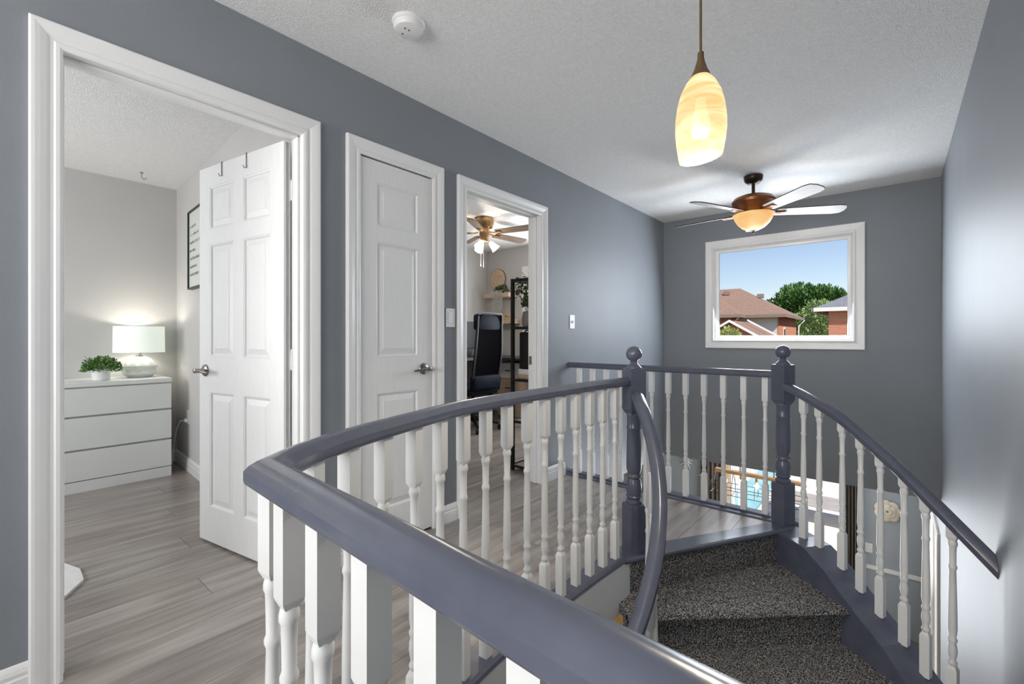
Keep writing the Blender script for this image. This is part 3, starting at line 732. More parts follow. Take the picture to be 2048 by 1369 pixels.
def leaves(bm, n, c, R, size, flat=.8, up=.3, rnd=random):
    for _ in range(n):
        a = rnd.uniform(0, 2 * pi); e = rnd.uniform(-.25, 1) ; r = rnd.uniform(.45, 1)
        dirv = Vector((cos(a) * sqrt(max(0, 1 - e * e)), sin(a) * sqrt(max(0, 1 - e * e)), e * flat))
        p = Vector(c) + Vector((dirv.x * R[0], dirv.y * R[1], dirv.z * R[2])) * r
        g = (dirv + Vector((rnd.uniform(-.5, .5), rnd.uniform(-.5, .5), up + rnd.uniform(-.4, .4)))).normalized()
        s = g.cross(Vector((rnd.uniform(-1, 1), rnd.uniform(-1, 1), rnd.uniform(-1, 1)))).normalized()
        L = size * rnd.uniform(.7, 1.3); w = L * .3
        m_ = g.cross(s) * L * .12
        vs_ = [bm.verts.new(q) for q in (p, p + g * L * .5 + s * w + m_, p + g * L, p + g * L * .5 - s * w + m_)]
        bm.faces.new(vs_)
herb = ramp_mat('bright_green_leaves', 'noise', 18, [(.3, (.04, .11, .02)), (.7, (.16, .33, .07))], rough=.6)
t = thing('potted_plant', 'small leafy green plant in a white pot on the dresser', 'plant', (-4.60, .612, .785))
bm = B(); lathe(bm, [(.046, 0), (.052, .005), (.056, .082), (.051, .082), (.048, .06)], 20); obj('pot', bm, mat('white_pot', (.76, .78, .77), .35, vary=(8, .02)), t, True, world=False)
bm = B(); leaves(bm, 950, (0, 0, .085), (.115, .115, .100), .021, .9, .6); obj('foliage', bm, herb, t, world=False, kind='stuff')
bm = B()
for i in range(16):
    a = 2 * pi * i / 16; r_ = random.uniform(.05, .125); tube(bm, [(0, 0, .06), (r_ * .5 * cos(a), r_ * .5 * sin(a), .12), (r_ * cos(a), r_ * sin(a), .12 + random.uniform(.0, .07))], .0015, 4)
obj('stem', bm, herb, t, world=False, kind='stuff')

# outlet with cord
side = lambda x: 1.168 - .0475 * (x + 4.95)      # bedroom side wall plane
ox_ = -4.52
t = thing('wall_outlet', 'white wall outlet with a plugged-in cord beside the dresser', 'outlet', (ox_, side(ox_), .40))
bm = B(); box(bm, ox_ - .036, ox_ + .036, side(ox_) - .006, side(ox_), .385, .50, bev=.002); obj('plate', bm, white_plastic, t)
bm = B(); box(bm, ox_ - .014, ox_ + .014, side(ox_) - .030, side(ox_) - .006, .405, .432, bev=.003); obj('plug', bm, white_plastic, t)
bm = B(); tube(bm, [p for p in spline([(ox_, side(ox_) - .028, .415), (-4.56, 1.10, .41), (-4.62, 1.09, .33), (-4.68, 1.085, .20), (-4.70, 1.08, .08), (-4.72, 1.075, .012), (-4.86, 1.07, .008)], 5)], .003, 6); 
tag(obj('lamp_cord', bm, white_plastic, None, True), 'thin white cord drooping from the outlet to the floor behind the dresser', 'cord')

# framed print
t = thing('framed_print', 'tall black-framed print with grey lines of text on the bedroom wall', 'picture', (-4.19, side(-4.19), 1.50))
def sw(x, o, z): return (x, side(x) - o, z)
fr = mat('black_picture_frame', (.008, .008, .008), .4, vary=(9, .1))
bm = B(); F0, F1, Z0_, Z1_ = -4.385, -3.975, 1.497, 2.122
for a, b, c, e in ((F0, F0 + .012, Z0_, Z1_), (F1 - .012, F1, Z0_, Z1_), (F0, F1, Z0_, Z0_ + .012), (F0, F1, Z1_ - .012, Z1_)):
    extr(bm, [sw(a, .001, c), sw(b, .001, c), sw(b, .001, e), sw(a, .001, e)], (-.0014, -.034, 0))
obj('frame', bm, fr, t)
bm = B(); extr(bm, [sw(F0 + .01, .002, Z0_ + .01), sw(F1 - .01, .002, Z0_ + .01), sw(F1 - .01, .002, Z1_ - .01), sw(F0 + .01, .002, Z1_ - .01)], (-.001, -.022, 0)); obj('paper', bm, mat('print_paper', (.62, .66, .62), .5, vary=(4, .02)), t)
ink = mat('grey_ink', (.16, .17, .16), .7, vary=(9, .1))
for i, L in enumerate((.17, .27, .29, .18, .29, .22, .27)):
    bm = B(); x_ = F0 + .035; z_ = 1.985 - .064 * i
    while x_ < F0 + .035 + L:
        w_ = random.choice((.008, .010, .013, .006)); h_ = random.choice((.013, .013, .021, .020))
        if random.random() > .16: extr(bm, [sw(x_, .0245, z_), sw(x_ + w_ * .55, .0245, z_), sw(x_ + w_ * .55, .0245, z_ + h_), sw(x_, .0245, z_ + h_)], (0, -.0005, 0))
        x_ += w_ + .003
    obj('text_line', bm, ink, t, kind='stuff')
# white pad on the floor, ceiling hook
bm = B(); prism(bm, [(-3.30, -.30), (-2.62, -.30), (-2.60, .16), (-2.66, .245), (-2.78, .315), (-2.92, .318), (-3.30, .20)], .012, .024)
bmesh.ops.translate(bm, verts=bm.verts, vec=(-.03, 0, -.0115)); tag(obj('floor_mat', bm, mat('white_mat', (.74, .74, .73), .8, vary=(20, .03), bump=(300, .3))), 'corner of a flat white mat on the bedroom floor', 'mat')
bm = B(); lathe(bm, [(.012, .0), (.012, -.004), (.003, -.006)], 10, c=(-4.64, .862, 2.44)); tube(bm, [(-4.64, .862, 2.435), (-4.64, .862, 2.40), (-4.635, .872, 2.388), (-4.63, .885, 2.392), (-4.63, .89, 2.402)], .0028, 6)
tag(obj('ceiling_hook', bm, nickel, None, True), 'tiny metal hook screwed into the bedroom ceiling', 'hook')

# ------------------------------------------------------------------ office
desk_black = mat('black_desk_top', (.02, .02, .022), .4, vary=(6, .1)); lt_wood = ramp_mat('light_birch', 'noise', 3, [(.3, (.48, .34, .23)), (.7, (.60, .45, .32))], rough=.5, mapping=(2, 2, 12))
t = thing('office_desk', 'black L-shaped desk along the office walls', 'desk', (-4.5, 4.3, 0))
bm = B(); prism(bm, [(-4.845, 3.1), (-4.20, 3.1), (-4.20, 4.50), (-3.35, 4.50), (-3.35, 5.125), (-4.845, 5.125)], .815, .845); obj('desk_top', bm, desk_black, t)
for x_, y_ in ((-4.78, 3.16), (-4.26, 3.16), (-3.42, 4.56), (-3.42, 5.06), (-4.26, 4.56)):
    bm = B(); box(bm, x_ - .025, x_ + .025, y_ - .025, y_ + .025, .001, .815); obj('leg', bm, black_metal, t)
t = thing('drawer_unit', 'birch and white drawer unit below the office desk return', 'cabinet', (-4.0, 4.8, 0))
bm = B(); box(bm, -4.22, -3.82, 4.68, 5.10, .03, .775); obj('body', bm, lt_wood, t)
for a, b in ((.56, .765), (.31, .55), (.05, .30)):
    bm = B(); box(bm, -4.205, -3.835, 4.660, 4.680, a, b, bev=.003); f = obj('drawer', bm, white_door if a > .5 else lt_wood, t)
    bm = B(); box(bm, -4.06, -3.98, 4.645, 4.660, (a + b) / 2 - .006, (a + b) / 2 + .006, bev=.002); obj('handle', bm, black_metal, f)
t = thing('computer_monitor', 'black flat monitor standing on the office desk', 'monitor', (-4.55, 4.3, .845))
scr = mat('dark_screen', (.006, .010, .011), .45, vary=(4, .2))
bm = B(); box(bm, -4.57, -4.54, 4.02, 4.585, .955, 1.335, bev=.006); obj('housing', bm, black_metal, t)
bm = B(); box(bm, -4.54, -4.5385, 4.03, 4.575, .975, 1.325); obj('screen', bm, scr, t)
bm = B(); box(bm, -4.60, -4.57, 4.27, 4.33, .85, 1.1, bev=.004); box(bm, -4.66, -4.48, 4.18, 4.42, .8452, .853, bev=.003); obj('stand', bm, black_metal, t)

# high-back mesh chair, facing -x
navy = mat('blue_black_leather', (.006, .010, .022), .7, spec=.2, vary=(14, .25), bump=(60, .15)); meshm = mat('black_mesh_fabric', (.003, .003, .004), .95, spec=.05, vary=(200, .4), bump=(400, .4))
cx_, cy_ = -3.93, 3.90
t = thing('office_chair', 'tall black mesh-back swivel chair with its back to the doorway', 'chair', (cx_, cy_, 0), radians(90))
BC = [(.52, -.22, .205), (.62, -.225, .215), (.80, -.255, .222), (.95, -.275, .220), (1.10, -.285, .212), (1.25, -.292, .205), (1.375, -.300, .195)]   # z, y, half width (local: forward +y)
bm = B(); L = [(-h, y, z) for z, y, h in BC]; Rr = [(h, y, z) for z, y, h in BC]
tube(bm, spline(L + [(-.12, -.302, 1.395), (.12, -.302, 1.395)] + list(reversed(Rr)), 4), .0105, 8); obj('back_frame', bm, mat('grey_piping', (.07, .075, .09), .4, vary=(9, .1)), t, True, world=False)
bm = B(); loft(bm, [[(h * u, y + .02 * (1 - u * u), z) for u in (-1, -.5, 0, .5, 1)] + [(h * u, y + .028 + .02 * (1 - u * u), z) for u in (1, .5, 0, -.5, -1)] for z, y, h in BC]); obj('mesh_back', bm, meshm, t, True, world=False)
bm = B(); box(bm, -.20, .20, -.29, -.20, 1.195, 1.385, bev=.03); obj('headrest', bm, navy, t, True, world=False)
bm = B(); box(bm, -.225, .225, -.262, -.170, .50, .665, bev=.03); obj('lumbar_pad', bm, navy, t, True, world=False)
bm = B(); box(bm, -.26, .26, -.20, .30, .43, .53, bev=.04); obj('seat', bm, navy, t, True, world=False)
for s in (-1, 1):
    bm = B(); tube(bm, spline([(s * .27, -.18, .47), (s * .30, -.17, .62), (s * .30, -.10, .70), (s * .30, .10, .71), (s * .29, .16, .66), (s * .27, .15, .48)], 4), .016, 8); obj('armrest', bm, black_metal, t, True, world=False)
bm = B(); lathe(bm, [(.03, .10), (.03, .30), (.022, .30), (.022, .44)], 14); obj('gas_column', bm, black_metal, t, True, world=False)
for k in range(5):
    a = radians(72 * k + 20); bm = B(); tube(bm, [(0, 0, .13), (.16 * cos(a), .16 * sin(a), .11), (.32 * cos(a), .32 * sin(a), .075)], [.028, .022, .016], 8); g = obj('base_leg', bm, black_metal, t, True, world=False)
    bm = B()
    for o in (-.014, .014):
        c = Vector((.33 * cos(a) - o * sin(a), .33 * sin(a) + o * cos(a), .031)); ax = Vector((-sin(a), cos(a), 0)) * .009
        tube(bm, [c - ax, c + ax], .030, 14)
    obj('caster', bm, black_metal, g, world=False)

# wall disc, shelves and decor
t = thing('wall_disc', 'round pale wooden disc hung on the office wall above the shelf', 'wall decor', (-4.62, 5.12, 1.84))
bm = B(); lathe(bm, [(.148, 0), (.155, .004), (.155, .022), (.148, .028), (.002, .028)], 40); bmesh.ops.rotate(bm, verts=bm.verts, cent=(0, 0, 0), matrix=Matrix.Rotation(radians(90), 3, 'X')); bmesh.ops.translate(bm, verts=bm.verts, vec=(0, .01, .156)); obj('disc', bm, lt_wood, t, world=False)
bm = B(); lathe(bm, [(.156, .002), (.159, .004), (.159, .020), (.156, .022)], 40, cap=False); bmesh.ops.rotate(bm, verts=bm.verts, cent=(0, 0, 0), matrix=Matrix.Rotation(radians(90), 3, 'X')); bmesh.ops.translate(bm, verts=bm.verts, vec=(0, .01, .156)); obj('rim', bm, brown_blade, t, True, world=False)
for zz_, x0_, x1_, lab in ((1.700, -4.74, -4.24, 'thick birch wall shelf carrying the trailing plant'), (1.315, -4.66, -4.18, 'lower birch wall shelf carrying yellow flowers')):
    bm = B(); box(bm, x0_, x1_, 4.93, 5.129, zz_, zz_ + .062, bev=.003); tag(obj('wall_shelf', bm, lt_wood), lab, 'shelf', 'floating shelves in the office')
dk_leaf = ramp_mat('dark_office_leaves', 'noise', 14, [(.3, (.02, .035, .012)), (.7, (.09, .13, .05))], rough=.6)
t = thing('trailing_plant', 'dark leafy plant with pale trailing stems on the upper office shelf', 'plant', (-4.46, 5.02, 1.762))
bm = B(); lathe(bm, [(.035, 0), (.045, .05), (.041, .05), (.038, .03)], 14); obj('pot', bm, black_metal, t, True, world=False)
bm = B(); leaves(bm, 120, (.01, -.01, .05), (.11, .06, .075), .04); obj('foliage', bm, dk_leaf, t, world=False, kind='stuff')
pale_leaf = ramp_mat('pale_trailing_leaves', 'noise', 14, [(.3, (.35, .36, .33)), (.7, (.62, .62, .58))], rough=.7)
bm = B()
for i in range(9):
    x_ = -.07 + .022 * i; n_ = random.uniform(.22, .36); pts_ = [(x_, -.05, .04), (x_, -.108, .03), (x_ + .005, -.115, -.08), (x_ + random.uniform(-.015, .015), -.115, -n_)]
    tube(bm, spline(pts_, 4), .0012, 4)
    for q in spline(pts_, 6)[7:]:
        for sg in (-1, 1):
            w_ = .011; p_ = Vector(q); bm.faces.new([bm.verts.new(p_), bm.verts.new(p_ + Vector((sg * w_, -.003, .005))), bm.verts.new(p_ + Vector((sg * w_ * 1.6, -.004, -.006))), bm.verts.new(p_ + Vector((sg * w_ * .6, 0, -.008)))])
obj('trailing_stems', bm, pale_leaf, t, world=False, kind='stuff')
yellow = ramp_mat('sunflower_petals', 'noise', 20, [(.3, (.55, .25, .01)), (.7, (.80, .50, .03))], rough=.6)
t = thing('flower_bunch', 'bunch of yellow flowers with dark centres lying on the lower office shelf', 'flowers', (-4.42, 5.0, 1.377))
for i in range(11):
    x_ = -.17 + .033 * i; z_ = .02 + .022 * sin(pi * i / 10) + random.uniform(0, .012); y_ = random.uniform(-.045, .02); bm = B()
    for k in range(10):
        a = 2 * pi * k / 10; r_ = .030; nrm = Vector((0, -.8, .6)); e1 = Vector((1, 0, 0)); e2 = Vector((0, .6, .8)); c = Vector((x_, y_, z_))
        dv = e1 * cos(a) + e2 * sin(a); tv = e1 * -sin(a) + e2 * cos(a)
        bm.faces.new([bm.verts.new(c), bm.verts.new(c + dv * r_ * .6 + tv * .008), bm.verts.new(c + dv * r_), bm.verts.new(c + dv * r_ * .6 - tv * .008)])
    f = obj('flower', bm, yellow, t, world=False)
    bm = B(); bmesh.ops.create_icosphere(bm, subdivisions=1, radius=.010); bmesh.ops.translate(bm, verts=bm.verts, vec=(x_, y_ - .004, z_ + .003)); obj('flower_centre', bm, brown_blade, f, world=False)
t = thing('desk_plant', 'broad-leaved green plant on the desk behind the mesh chair', 'plant', (-4.62, 4.78, .845))
bm = B(); lathe(bm, [(.05, 0), (.065, .10), (.06, .10), (.055, .07)], 16); obj('pot', bm, white_plastic, t, True, world=False)
lime = ramp_mat('lime_leaves', 'noise', 8, [(.3, (.16, .27, .03)), (.7, (.36, .48, .10))], rough=.5)
for i, (a, e, L_) in enumerate(((210, .15, .30), (20, .2, .30), (60, .35, .26), (140, .3, .24), (300, .25, .26), (250, .5, .22), (345, .05, .34))):
    a = radians(a); bm = B(); rows_ = []
    for k in range(6):
        u = k / 5; rr_ = L_ * u; w_ = .055 * sin(pi * min(1, u * .97 + .03)) + .002; h_ = .12 + e * .6 * u - .25 * u * u * .6
        rows_.append([(rr_ * cos(a) - w_ * sin(a) * q, rr_ * sin(a) + w_ * cos(a) * q, h_ - .012 * abs(q)) for q in (-1, 0, 1)])
    loft(bm, rows_, cap=False, closed=False); obj('leaf', bm, lime, t, True, world=False)

# black shelf unit by the office door
t = thing('shelf_unit', 'tall open black metal shelf unit just inside the office doorway', 'shelf', (-2.33, 3.25, 0))
X0s, X1s, Y0s, Y1s = -2.452, -2.20, 2.905, 3.62
for x_ in (X0s, X1s):
    for y_ in (Y0s, Y1s):
        bm = B(); box(bm, x_ - .0125, x_ + .0125, y_ - .0125, y_ + .0125, .001, 1.60); obj('post', bm, black_metal, t)
dk_wood = mat('dark_shelf_board', (.03, .02, .018), .5, vary=(8, .2))
for z_ in (.03, .40, .745, 1.178, 1.575):
    bm = B(); box(bm, X0s + .0135, X1s - .0135, Y0s - .010, Y1s + .010, z_, z_ + .02); g = obj('shelf_board', bm, dk_wood, t)
    bm = B(); box(bm, X0s - .010, X1s + .010, Y0s - .0125, Y0s - .0105, z_, z_ + .022); box(bm, X0s - .0125, X0s - .0005, Y0s + .0125, Y1s - .0125, z_, z_ + .022); obj('rail', bm, black_metal, g)
t = thing('branch_vase', 'grey vase of dark leafy branches on the black shelf unit', 'vase', (-2.375, 3.005, 1.199))
bm = B(); lathe(bm, [(.035, 0), (.045, .02), (.048, .08), (.040, .125), (.036, .13), (.033, .12)], 16); obj('vase', bm, mat('grey_vase', (.22, .20, .19), .5, vary=(9, .1)), t, True, world=False)
bm = B()
for i in range(7):
    a = radians(100 + 34 * i); r_ = random.uniform(.05, .12); h_ = random.uniform(.22, .34); pts_ = [(0, 0, .1), (r_ * .4 * cos(a), r_ * .4 * sin(a), .1 + h_ * .5), (r_ * cos(a), r_ * sin(a), .1 + h_)]
    tube(bm, pts_, .002, 4)
    for q in spline(pts_, 6)[3:]: leaves(bm, 2, q, (.02, .02, .015), .04)
obj('branches', bm, dk_leaf, t, world=False, kind='stuff')
bm = B(); box(bm, -2.43, -2.27, 2.94, 3.28, .7655, .80, bev=.003); tag(obj('storage_box', bm, lt_wood), 'flat birch box under the black case on the shelf unit', 'box')
bm = B(); box(bm, -2.425, -2.275, 2.945, 3.27, .8005, .845, bev=.003); tag(obj('white_box', bm, white_plastic), 'white box lying on the birch box on the shelf unit', 'box')
t = thing('black_case', 'tall black case standing on boxes in the shelf unit', 'case', (-2.35, 3.08, .8455))
bm = B(); box(bm, -2.425, -2.28, 2.955, 3.24, .8457, 1.155, bev=.012); obj('body', bm, black_metal, t)
bm = B(); tube(bm, [(-2.40, 3.0, 1.154), (-2.40, 3.02, 1.170), (-2.40, 3.14, 1.170), (-2.40, 3.16, 1.154)], .006, 6); obj('handle', bm, black_metal, t, True)

# ------------------------------------------------------------------ lower storey
taupe = ramp_mat('taupe_curtain', 'noise', 4, [(.3, (.085, .07, .06)), (.7, (.14, .12, .10))], rough=.8, mapping=(20, 20, 1))
def curtain(label, x0, x1, y, z0, z1):
    bm = B(); n = 26; top = []
    for i in range(n + 1):
        u = i / n; x_ = x0 + (x1 - x0) * u; top.append((x_, y + .035 * sin(u * 5 * 2 * pi)))
    loft(bm, [[(x_, y_, z) for x_, y_ in top] + [(x_, y_ + .004, z) for x_, y_ in reversed(top)] for z in (z0, z1)])
    return tag(obj('curtain', bm, taupe, None, True), label, 'curtain', 'taupe curtains at the patio door')
curtain('dark taupe curtain at the patio door nearest the white starbursts', -2.36, -2.03, 7.40, ZLOW + .02, -.30)
curtain('dark taupe curtain at the patio door nearest the wall flower', -.535, -.36, 7.40, ZLOW + .02, -.30)
t = thing('curtain_rod', 'dark rod above the lower patio door curtains', 'curtain rod', (-1.3, 7.40, -.28))
bm = B(); tube(bm, [(-2.45, 7.40, -.275), (-.25, 7.40, -.275)], .012, 8); obj('rod', bm, black_metal, t, True)
for x_ in (-2.44, -.26):
    bm = B(); tube(bm, [(x_, 7.40, -.275), (x_, 7.499, -.275)], .008, 6); obj('bracket', bm, black_metal, t)
star_w = mat('white_starburst', (.72, .74, .75), .4, vary=(9, .02))
for i, (x_, z_, lab) in enumerate(((-2.60, -.895, 'white starburst wall ornament nearer the hall wall, higher of the two'), (-2.30, -1.06, 'white starburst wall ornament beside the dark curtain'))):
    bm = B()
    for k in range(9):
        a = 2 * pi * k / 9 + .3 + i; L_ = .15 if k % 2 else .11; c = Vector((x_, 7.475, z_)); dv = Vector((cos(a), 0, sin(a))); tv = Vector((-sin(a), 0, cos(a)))
        v = [bm.verts.new(q) for q in (c + tv * .018, c + dv * L_ + Vector((0, -.02, 0)), c - tv * .018, c + dv * .03 + Vector((0, -.035, 0)), c + dv * .03 + Vector((0, .02, 0)))]
        for f in ((0, 1, 3), (1, 2, 3), (0, 4, 1), (1, 4, 2), (0, 3, 4), (2, 4, 3)): bm.faces.new([v[q] for q in f])
    tag(obj('starburst_ornament', bm, star_w), lab, 'wall decor', 'starburst ornaments')
t = thing('flower_relief', 'cream carved flower hung on the lower back wall', 'wall decor', (-.085, 7.48, -1.23))
cream = mat('cream_plaster', (.68, .62, .50), .7, vary=(12, .06))
for ring_, (n_, r_, o_, w_) in enumerate(((7, .135, 0, .062), (6, .090, -.020, .048), (5, .050, -.036, .032))):
    for k in range(n_):
        a = 2 * pi * (k + .5 * ring_) / n_; bm = B(); bmesh.ops.create_uvsphere(bm, u_segments=8, v_segments=6, radius=1)
        bmesh.ops.transform(bm, verts=bm.verts, matrix=Matrix.Translation((r_ * .6 * cos(a), o_, .136 + r_ * .6 * sin(a))) @ Matrix.Rotation(-a, 4, 'Y') @ Matrix.Diagonal((r_ * .45, .016, w_, 1)))
        obj('petal', bm, cream, t, True, world=False)
boxes('trim_7', [(-.35, XR, 7.484, 7.5, -1.885, -1.835), (-5.1, -2.30, 7.484, 7.5, -1.885, -1.835)], white_trim, kind='structure', label='white chair rail on the lower back wall')
t = thing('light_switch', 'white light switch on the lower back wall beside the dark curtain', 'light switch', (-.27, 7.5, -1.68))
bm = B(); box(bm, -.31, -.235, 7.494, 7.5, -1.68, -1.56, bev=.002); obj('plate', bm, white_plastic, t)
bm = B(); box(bm, -.285, -.26, 7.490, 7.495, -1.65, -1.59, bev=.002); obj('rocker', bm, white_plastic, t)
# linear chandelier
t = thing('chandelier', 'long wooden beam chandelier with black wire cage and lit bulbs in the lower room', 'chandelier', (-1.33, 6.3, -.62))
bm = B(); box(bm, -1.82, -.845, 6.265, 6.335, -.645, -.60, bev=.004); obj('wood_beam', bm, ramp_mat('oiled_oak', 'noise', 3, [(.3, (.35, .20, .09)), (.7, (.52, .33, .17))], rough=.5, mapping=(2, 14, 14)), t)
for x_ in (-1.52, -1.14):
    bm = B(); tube(bm, [(x_, 6.3, -.60), (x_, 6.3, -.241)], .006, 6); obj('hanging_rod', bm, black_metal, t)
bm = B()
for zz_ in (-.80, -.90):
    for y_ in (6.20, 6.40): tube(bm, [(-1.86, y_, zz_), (-.81, y_, zz_)], .004, 5)
for x_ in (-1.86, -1.60, -1.335, -1.07, -.81):
    for y_ in (6.20, 6.40): tube(bm, [(max(-1.82, min(-.845, x_)), 6.3, -.62), (x_, y_, -.80), (x_, y_, -.90)], .004, 5)
    tube(bm, [(x_, 6.20, -.90), (x_, 6.40, -.90)], .004, 5)
obj('wire_cage', bm, black_metal, t)
for k in range(5):
    x_ = -1.70 + .185 * k; bm = B(); lathe(bm, [(.012, -.645), (.014, -.70), (.010, -.702)], 10, c=(x_, 6.3, 0)); g = obj('socket', bm, brass, t)
    bm = B(); lathe(bm, [(.010, -.70), (.022, -.73), (.028, -.755), (.018, -.78), (.002, -.785)], 12, c=(x_, 6.3, 0)); obj('bulb', bm, bulbm, g, True)
light('chandelier_light', 'POINT', (-1.33, 6.3, -.95), 12, (1, .9, .75), shadow_soft_size=.2)
# lower hall ceiling lamp under the upper hallway
t = thing('ceiling_lamp', 'flush dome lamp on the lower hall ceiling below the hallway', 'lamp', (-1.75, 2.3, -.24))
bm = B(); lathe(bm, [(.13, -.001), (.13, -.02), (.10, -.05), (.05, -.068), (.002, -.072)], 24); obj('dome', bm, mat('lit_dome', (.9, .88, .8), .4, emit=((1, .85, .62), 2)), t, True, world=False)
bm = B(); lathe(bm, [(.135, 0), (.138, -.008), (.131, -.012)], 24); obj('trim_ring', bm, brass, t, True, world=False)
light('lower_hall_light', 'POINT', (-1.75, 2.3, -.42), 9, (1, .82, .55), shadow_soft_size=.08)

# ------------------------------------------------------------------ outside
ground = ramp_mat('lawn_ground', 'noise', 2.5, [(.3, (.07, .13, .03)), (.7, (.16, .24, .07))], rough=1)
bm = B(); box(bm, -60, 60, 7.66, 120, -3.2, -3.0); struct('ground', bm, ground)
conc = mat('pale_patio_concrete', (.78, .73, .66), .9, vary=(1.5, .05), bump=(30, .1))
bm = B(); box(bm, -2.1, 6, 7.66, 16.5, -3.0, -2.80); box(bm, -8, -2.1, 7.66, 11.2, -3.0, -2.80); box(bm, -8, -3.41, 11.2, 17.5, -3.0, -2.80); struct('patio', bm, conc)
bm = B(); box(bm, -2.1, 3.5, 9.35, 9.5, -2.80, -2.72); struct('patio_edge', bm, mat('patio_edging', (.40, .30, .20), .9, vary=(4, .1)))
bm = B(); box(bm, .43, 12, -3, 7.66, -3.2, -2.8); struct('side_yard', bm, conc)
t = thing('swimming_pool', 'bright turquoise swimming pool beyond the patio door', 'pool', (-3.0, 13.5, -3.0))
bm = B(); box(bm, -3.15, -2.42, 11.25, 16.2, -2.995, -2.83); obj('water', bm, mat('pool_water', (.30, .62, .70), .08, vary=(1.2, .25), bump=(3, .3)), t)
bm = B()
for b in ((-3.40, -3.15, 11.22, 16.4), (-2.42, -2.10, 11.22, 16.4), (-3.15, -2.42, 16.2, 16.4)): box(bm, b[0], b[1], b[2], b[3], -2.999, -2.78, bev=.01)
obj('coping', bm, conc, t)
t = thing('patio_table', 'low grey slatted table on the sunny patio', 'table', (-1.15, 11.6, -2.80))
gw = mat('weathered_grey_wood', (.40, .37, .35), .8, vary=(6, .1))
for k in range(6):
    bm = B(); box(bm, -1.95, -.45, 11.2 + .14 * k, 11.32 + .14 * k, -2.40, -2.365, bev=.004); obj('slat', bm, gw, t)
for x_ in (-1.8, -.6):
    bm = B(); tube(bm, [(x_, 11.25, -2.405), (x_, 11.1, -2.79), (x_, 12.1, -2.79), (x_, 11.95, -2.405)], .018, 6); obj('leg', bm, black_metal, t)
# wooden privacy fence left of the pool
t = thing('garden_fence', 'weathered board fence beside the pool', 'fence', (-4.2, 18.0, -3.0))
fw = ramp_mat('fence_wood', 'noise', 3, [(.3, (.38, .27, .17)), (.7, (.56, .43, .30))], rough=.9, mapping=(8, 8, 1))
for k in range(44):
    bm = B(); x_ = -9.0 + .21 * k; box(bm, x_, x_ + .19, 18.0, 18.03, -3.0, -1.25 + .02 * (k % 3)); obj('board', bm, fw, t)
for x_ in (-9.0, -6.6, -4.2, -1.8, .2):
    bm = B(); box(bm, x_ - .05, x_ + .05, 18.03, 18.13, -3.0, -1.15); obj('post', bm, fw, t)
for x_, w_, m_, lab in ((-2.93, .16, fw, 'brown wooden post standing by the pool seen through the patio door'), (-2.72, .05, upvc, 'thin white post next to the brown post by the pool'), (-2.60, .09, upvc, 'thicker white post nearest the turquoise pool')):
    bm = B(); box(bm, x_, x_ + w_, 10.6, 10.7, -2.80, .2, bev=.008); tag(obj('patio_post', bm, m_), lab, 'post')

brick = brick_mat('red_brick', (.40, .13, .075), (.46, .17, .10), (.40, .28, .22), 1.0); brick2 = brick_mat('orange_brick', (.50, .16, .085), (.58, .21, .12), (.50, .36, .28), 1.0)
shingle = ramp_mat('brown_shingles', 'noise', 3, [(.3, (.20, .125, .095)), (.7, (.30, .20, .155))], rough=.95, mapping=(3, 3, 9)); shingle_g = ramp_mat('grey_shingles', 'noise', 3, [(.3, (.13, .14, .165)), (.7, (.23, .24, .27))], rough=.95, mapping=(3, 3, 9))
def siding_mat():
    m = bpy.data.materials.new('pale_siding'); m.use_nodes = True; n, l = m.node_tree.nodes, m.node_tree.links; b = n['Principled BSDF']; b.inputs['Roughness'].default_value = .7
    g = n.new('ShaderNodeNewGeometry'); sx = n.new('ShaderNodeSeparateXYZ'); l.new(g.outputs['Position'], sx.inputs[0])
    w = n.new('ShaderNodeMath'); w.operation = 'PINGPONG'; w.inputs[1].default_value = .06; l.new(sx.outputs[2], w.inputs[0])
    r = n.new('ShaderNodeValToRGB'); r.color_ramp.elements[0].color = (.45, .46, .45, 1); r.color_ramp.elements[1].color = (.66, .66, .63, 1); r.color_ramp.elements[1].position = .25
    mm = n.new('ShaderNodeMath'); mm.operation = 'MULTIPLY'; mm.inputs[1].default_value = 16; l.new(w.outputs[0], mm.inputs[0]); l.new(mm.outputs[0], r.inputs[0]); l.new(r.outputs[0], b.inputs['Base Color']); return m
siding = siding_mat(); soffit = mat('brown_eave', (.25, .19, .16), .7, vary=(4, .05)); fascia_w = mat('white_fascia', (.78, .77, .74), .6, vary=(4, .02)); dark_glass = mat('dark_house_window', (.05, .06, .08), .1, vary=(3, .2))
def hip_roof(bm, x0, x1, y0, y1, ze, rx0, rx1, ry0, ry1, zr):
    v = [bm.verts.new(p) for p in ((x0, y0, ze), (x1, y0, ze), (x1, y1, ze), (x0, y1, ze), (rx0, ry0, zr), (rx1, ry1, zr))]
    for f in ((0, 1, 5, 4), (1, 2, 5), (2, 3, 4, 5), (3, 0, 4), (3, 2, 1, 0)): bm.faces.new([v[i] for i in f])
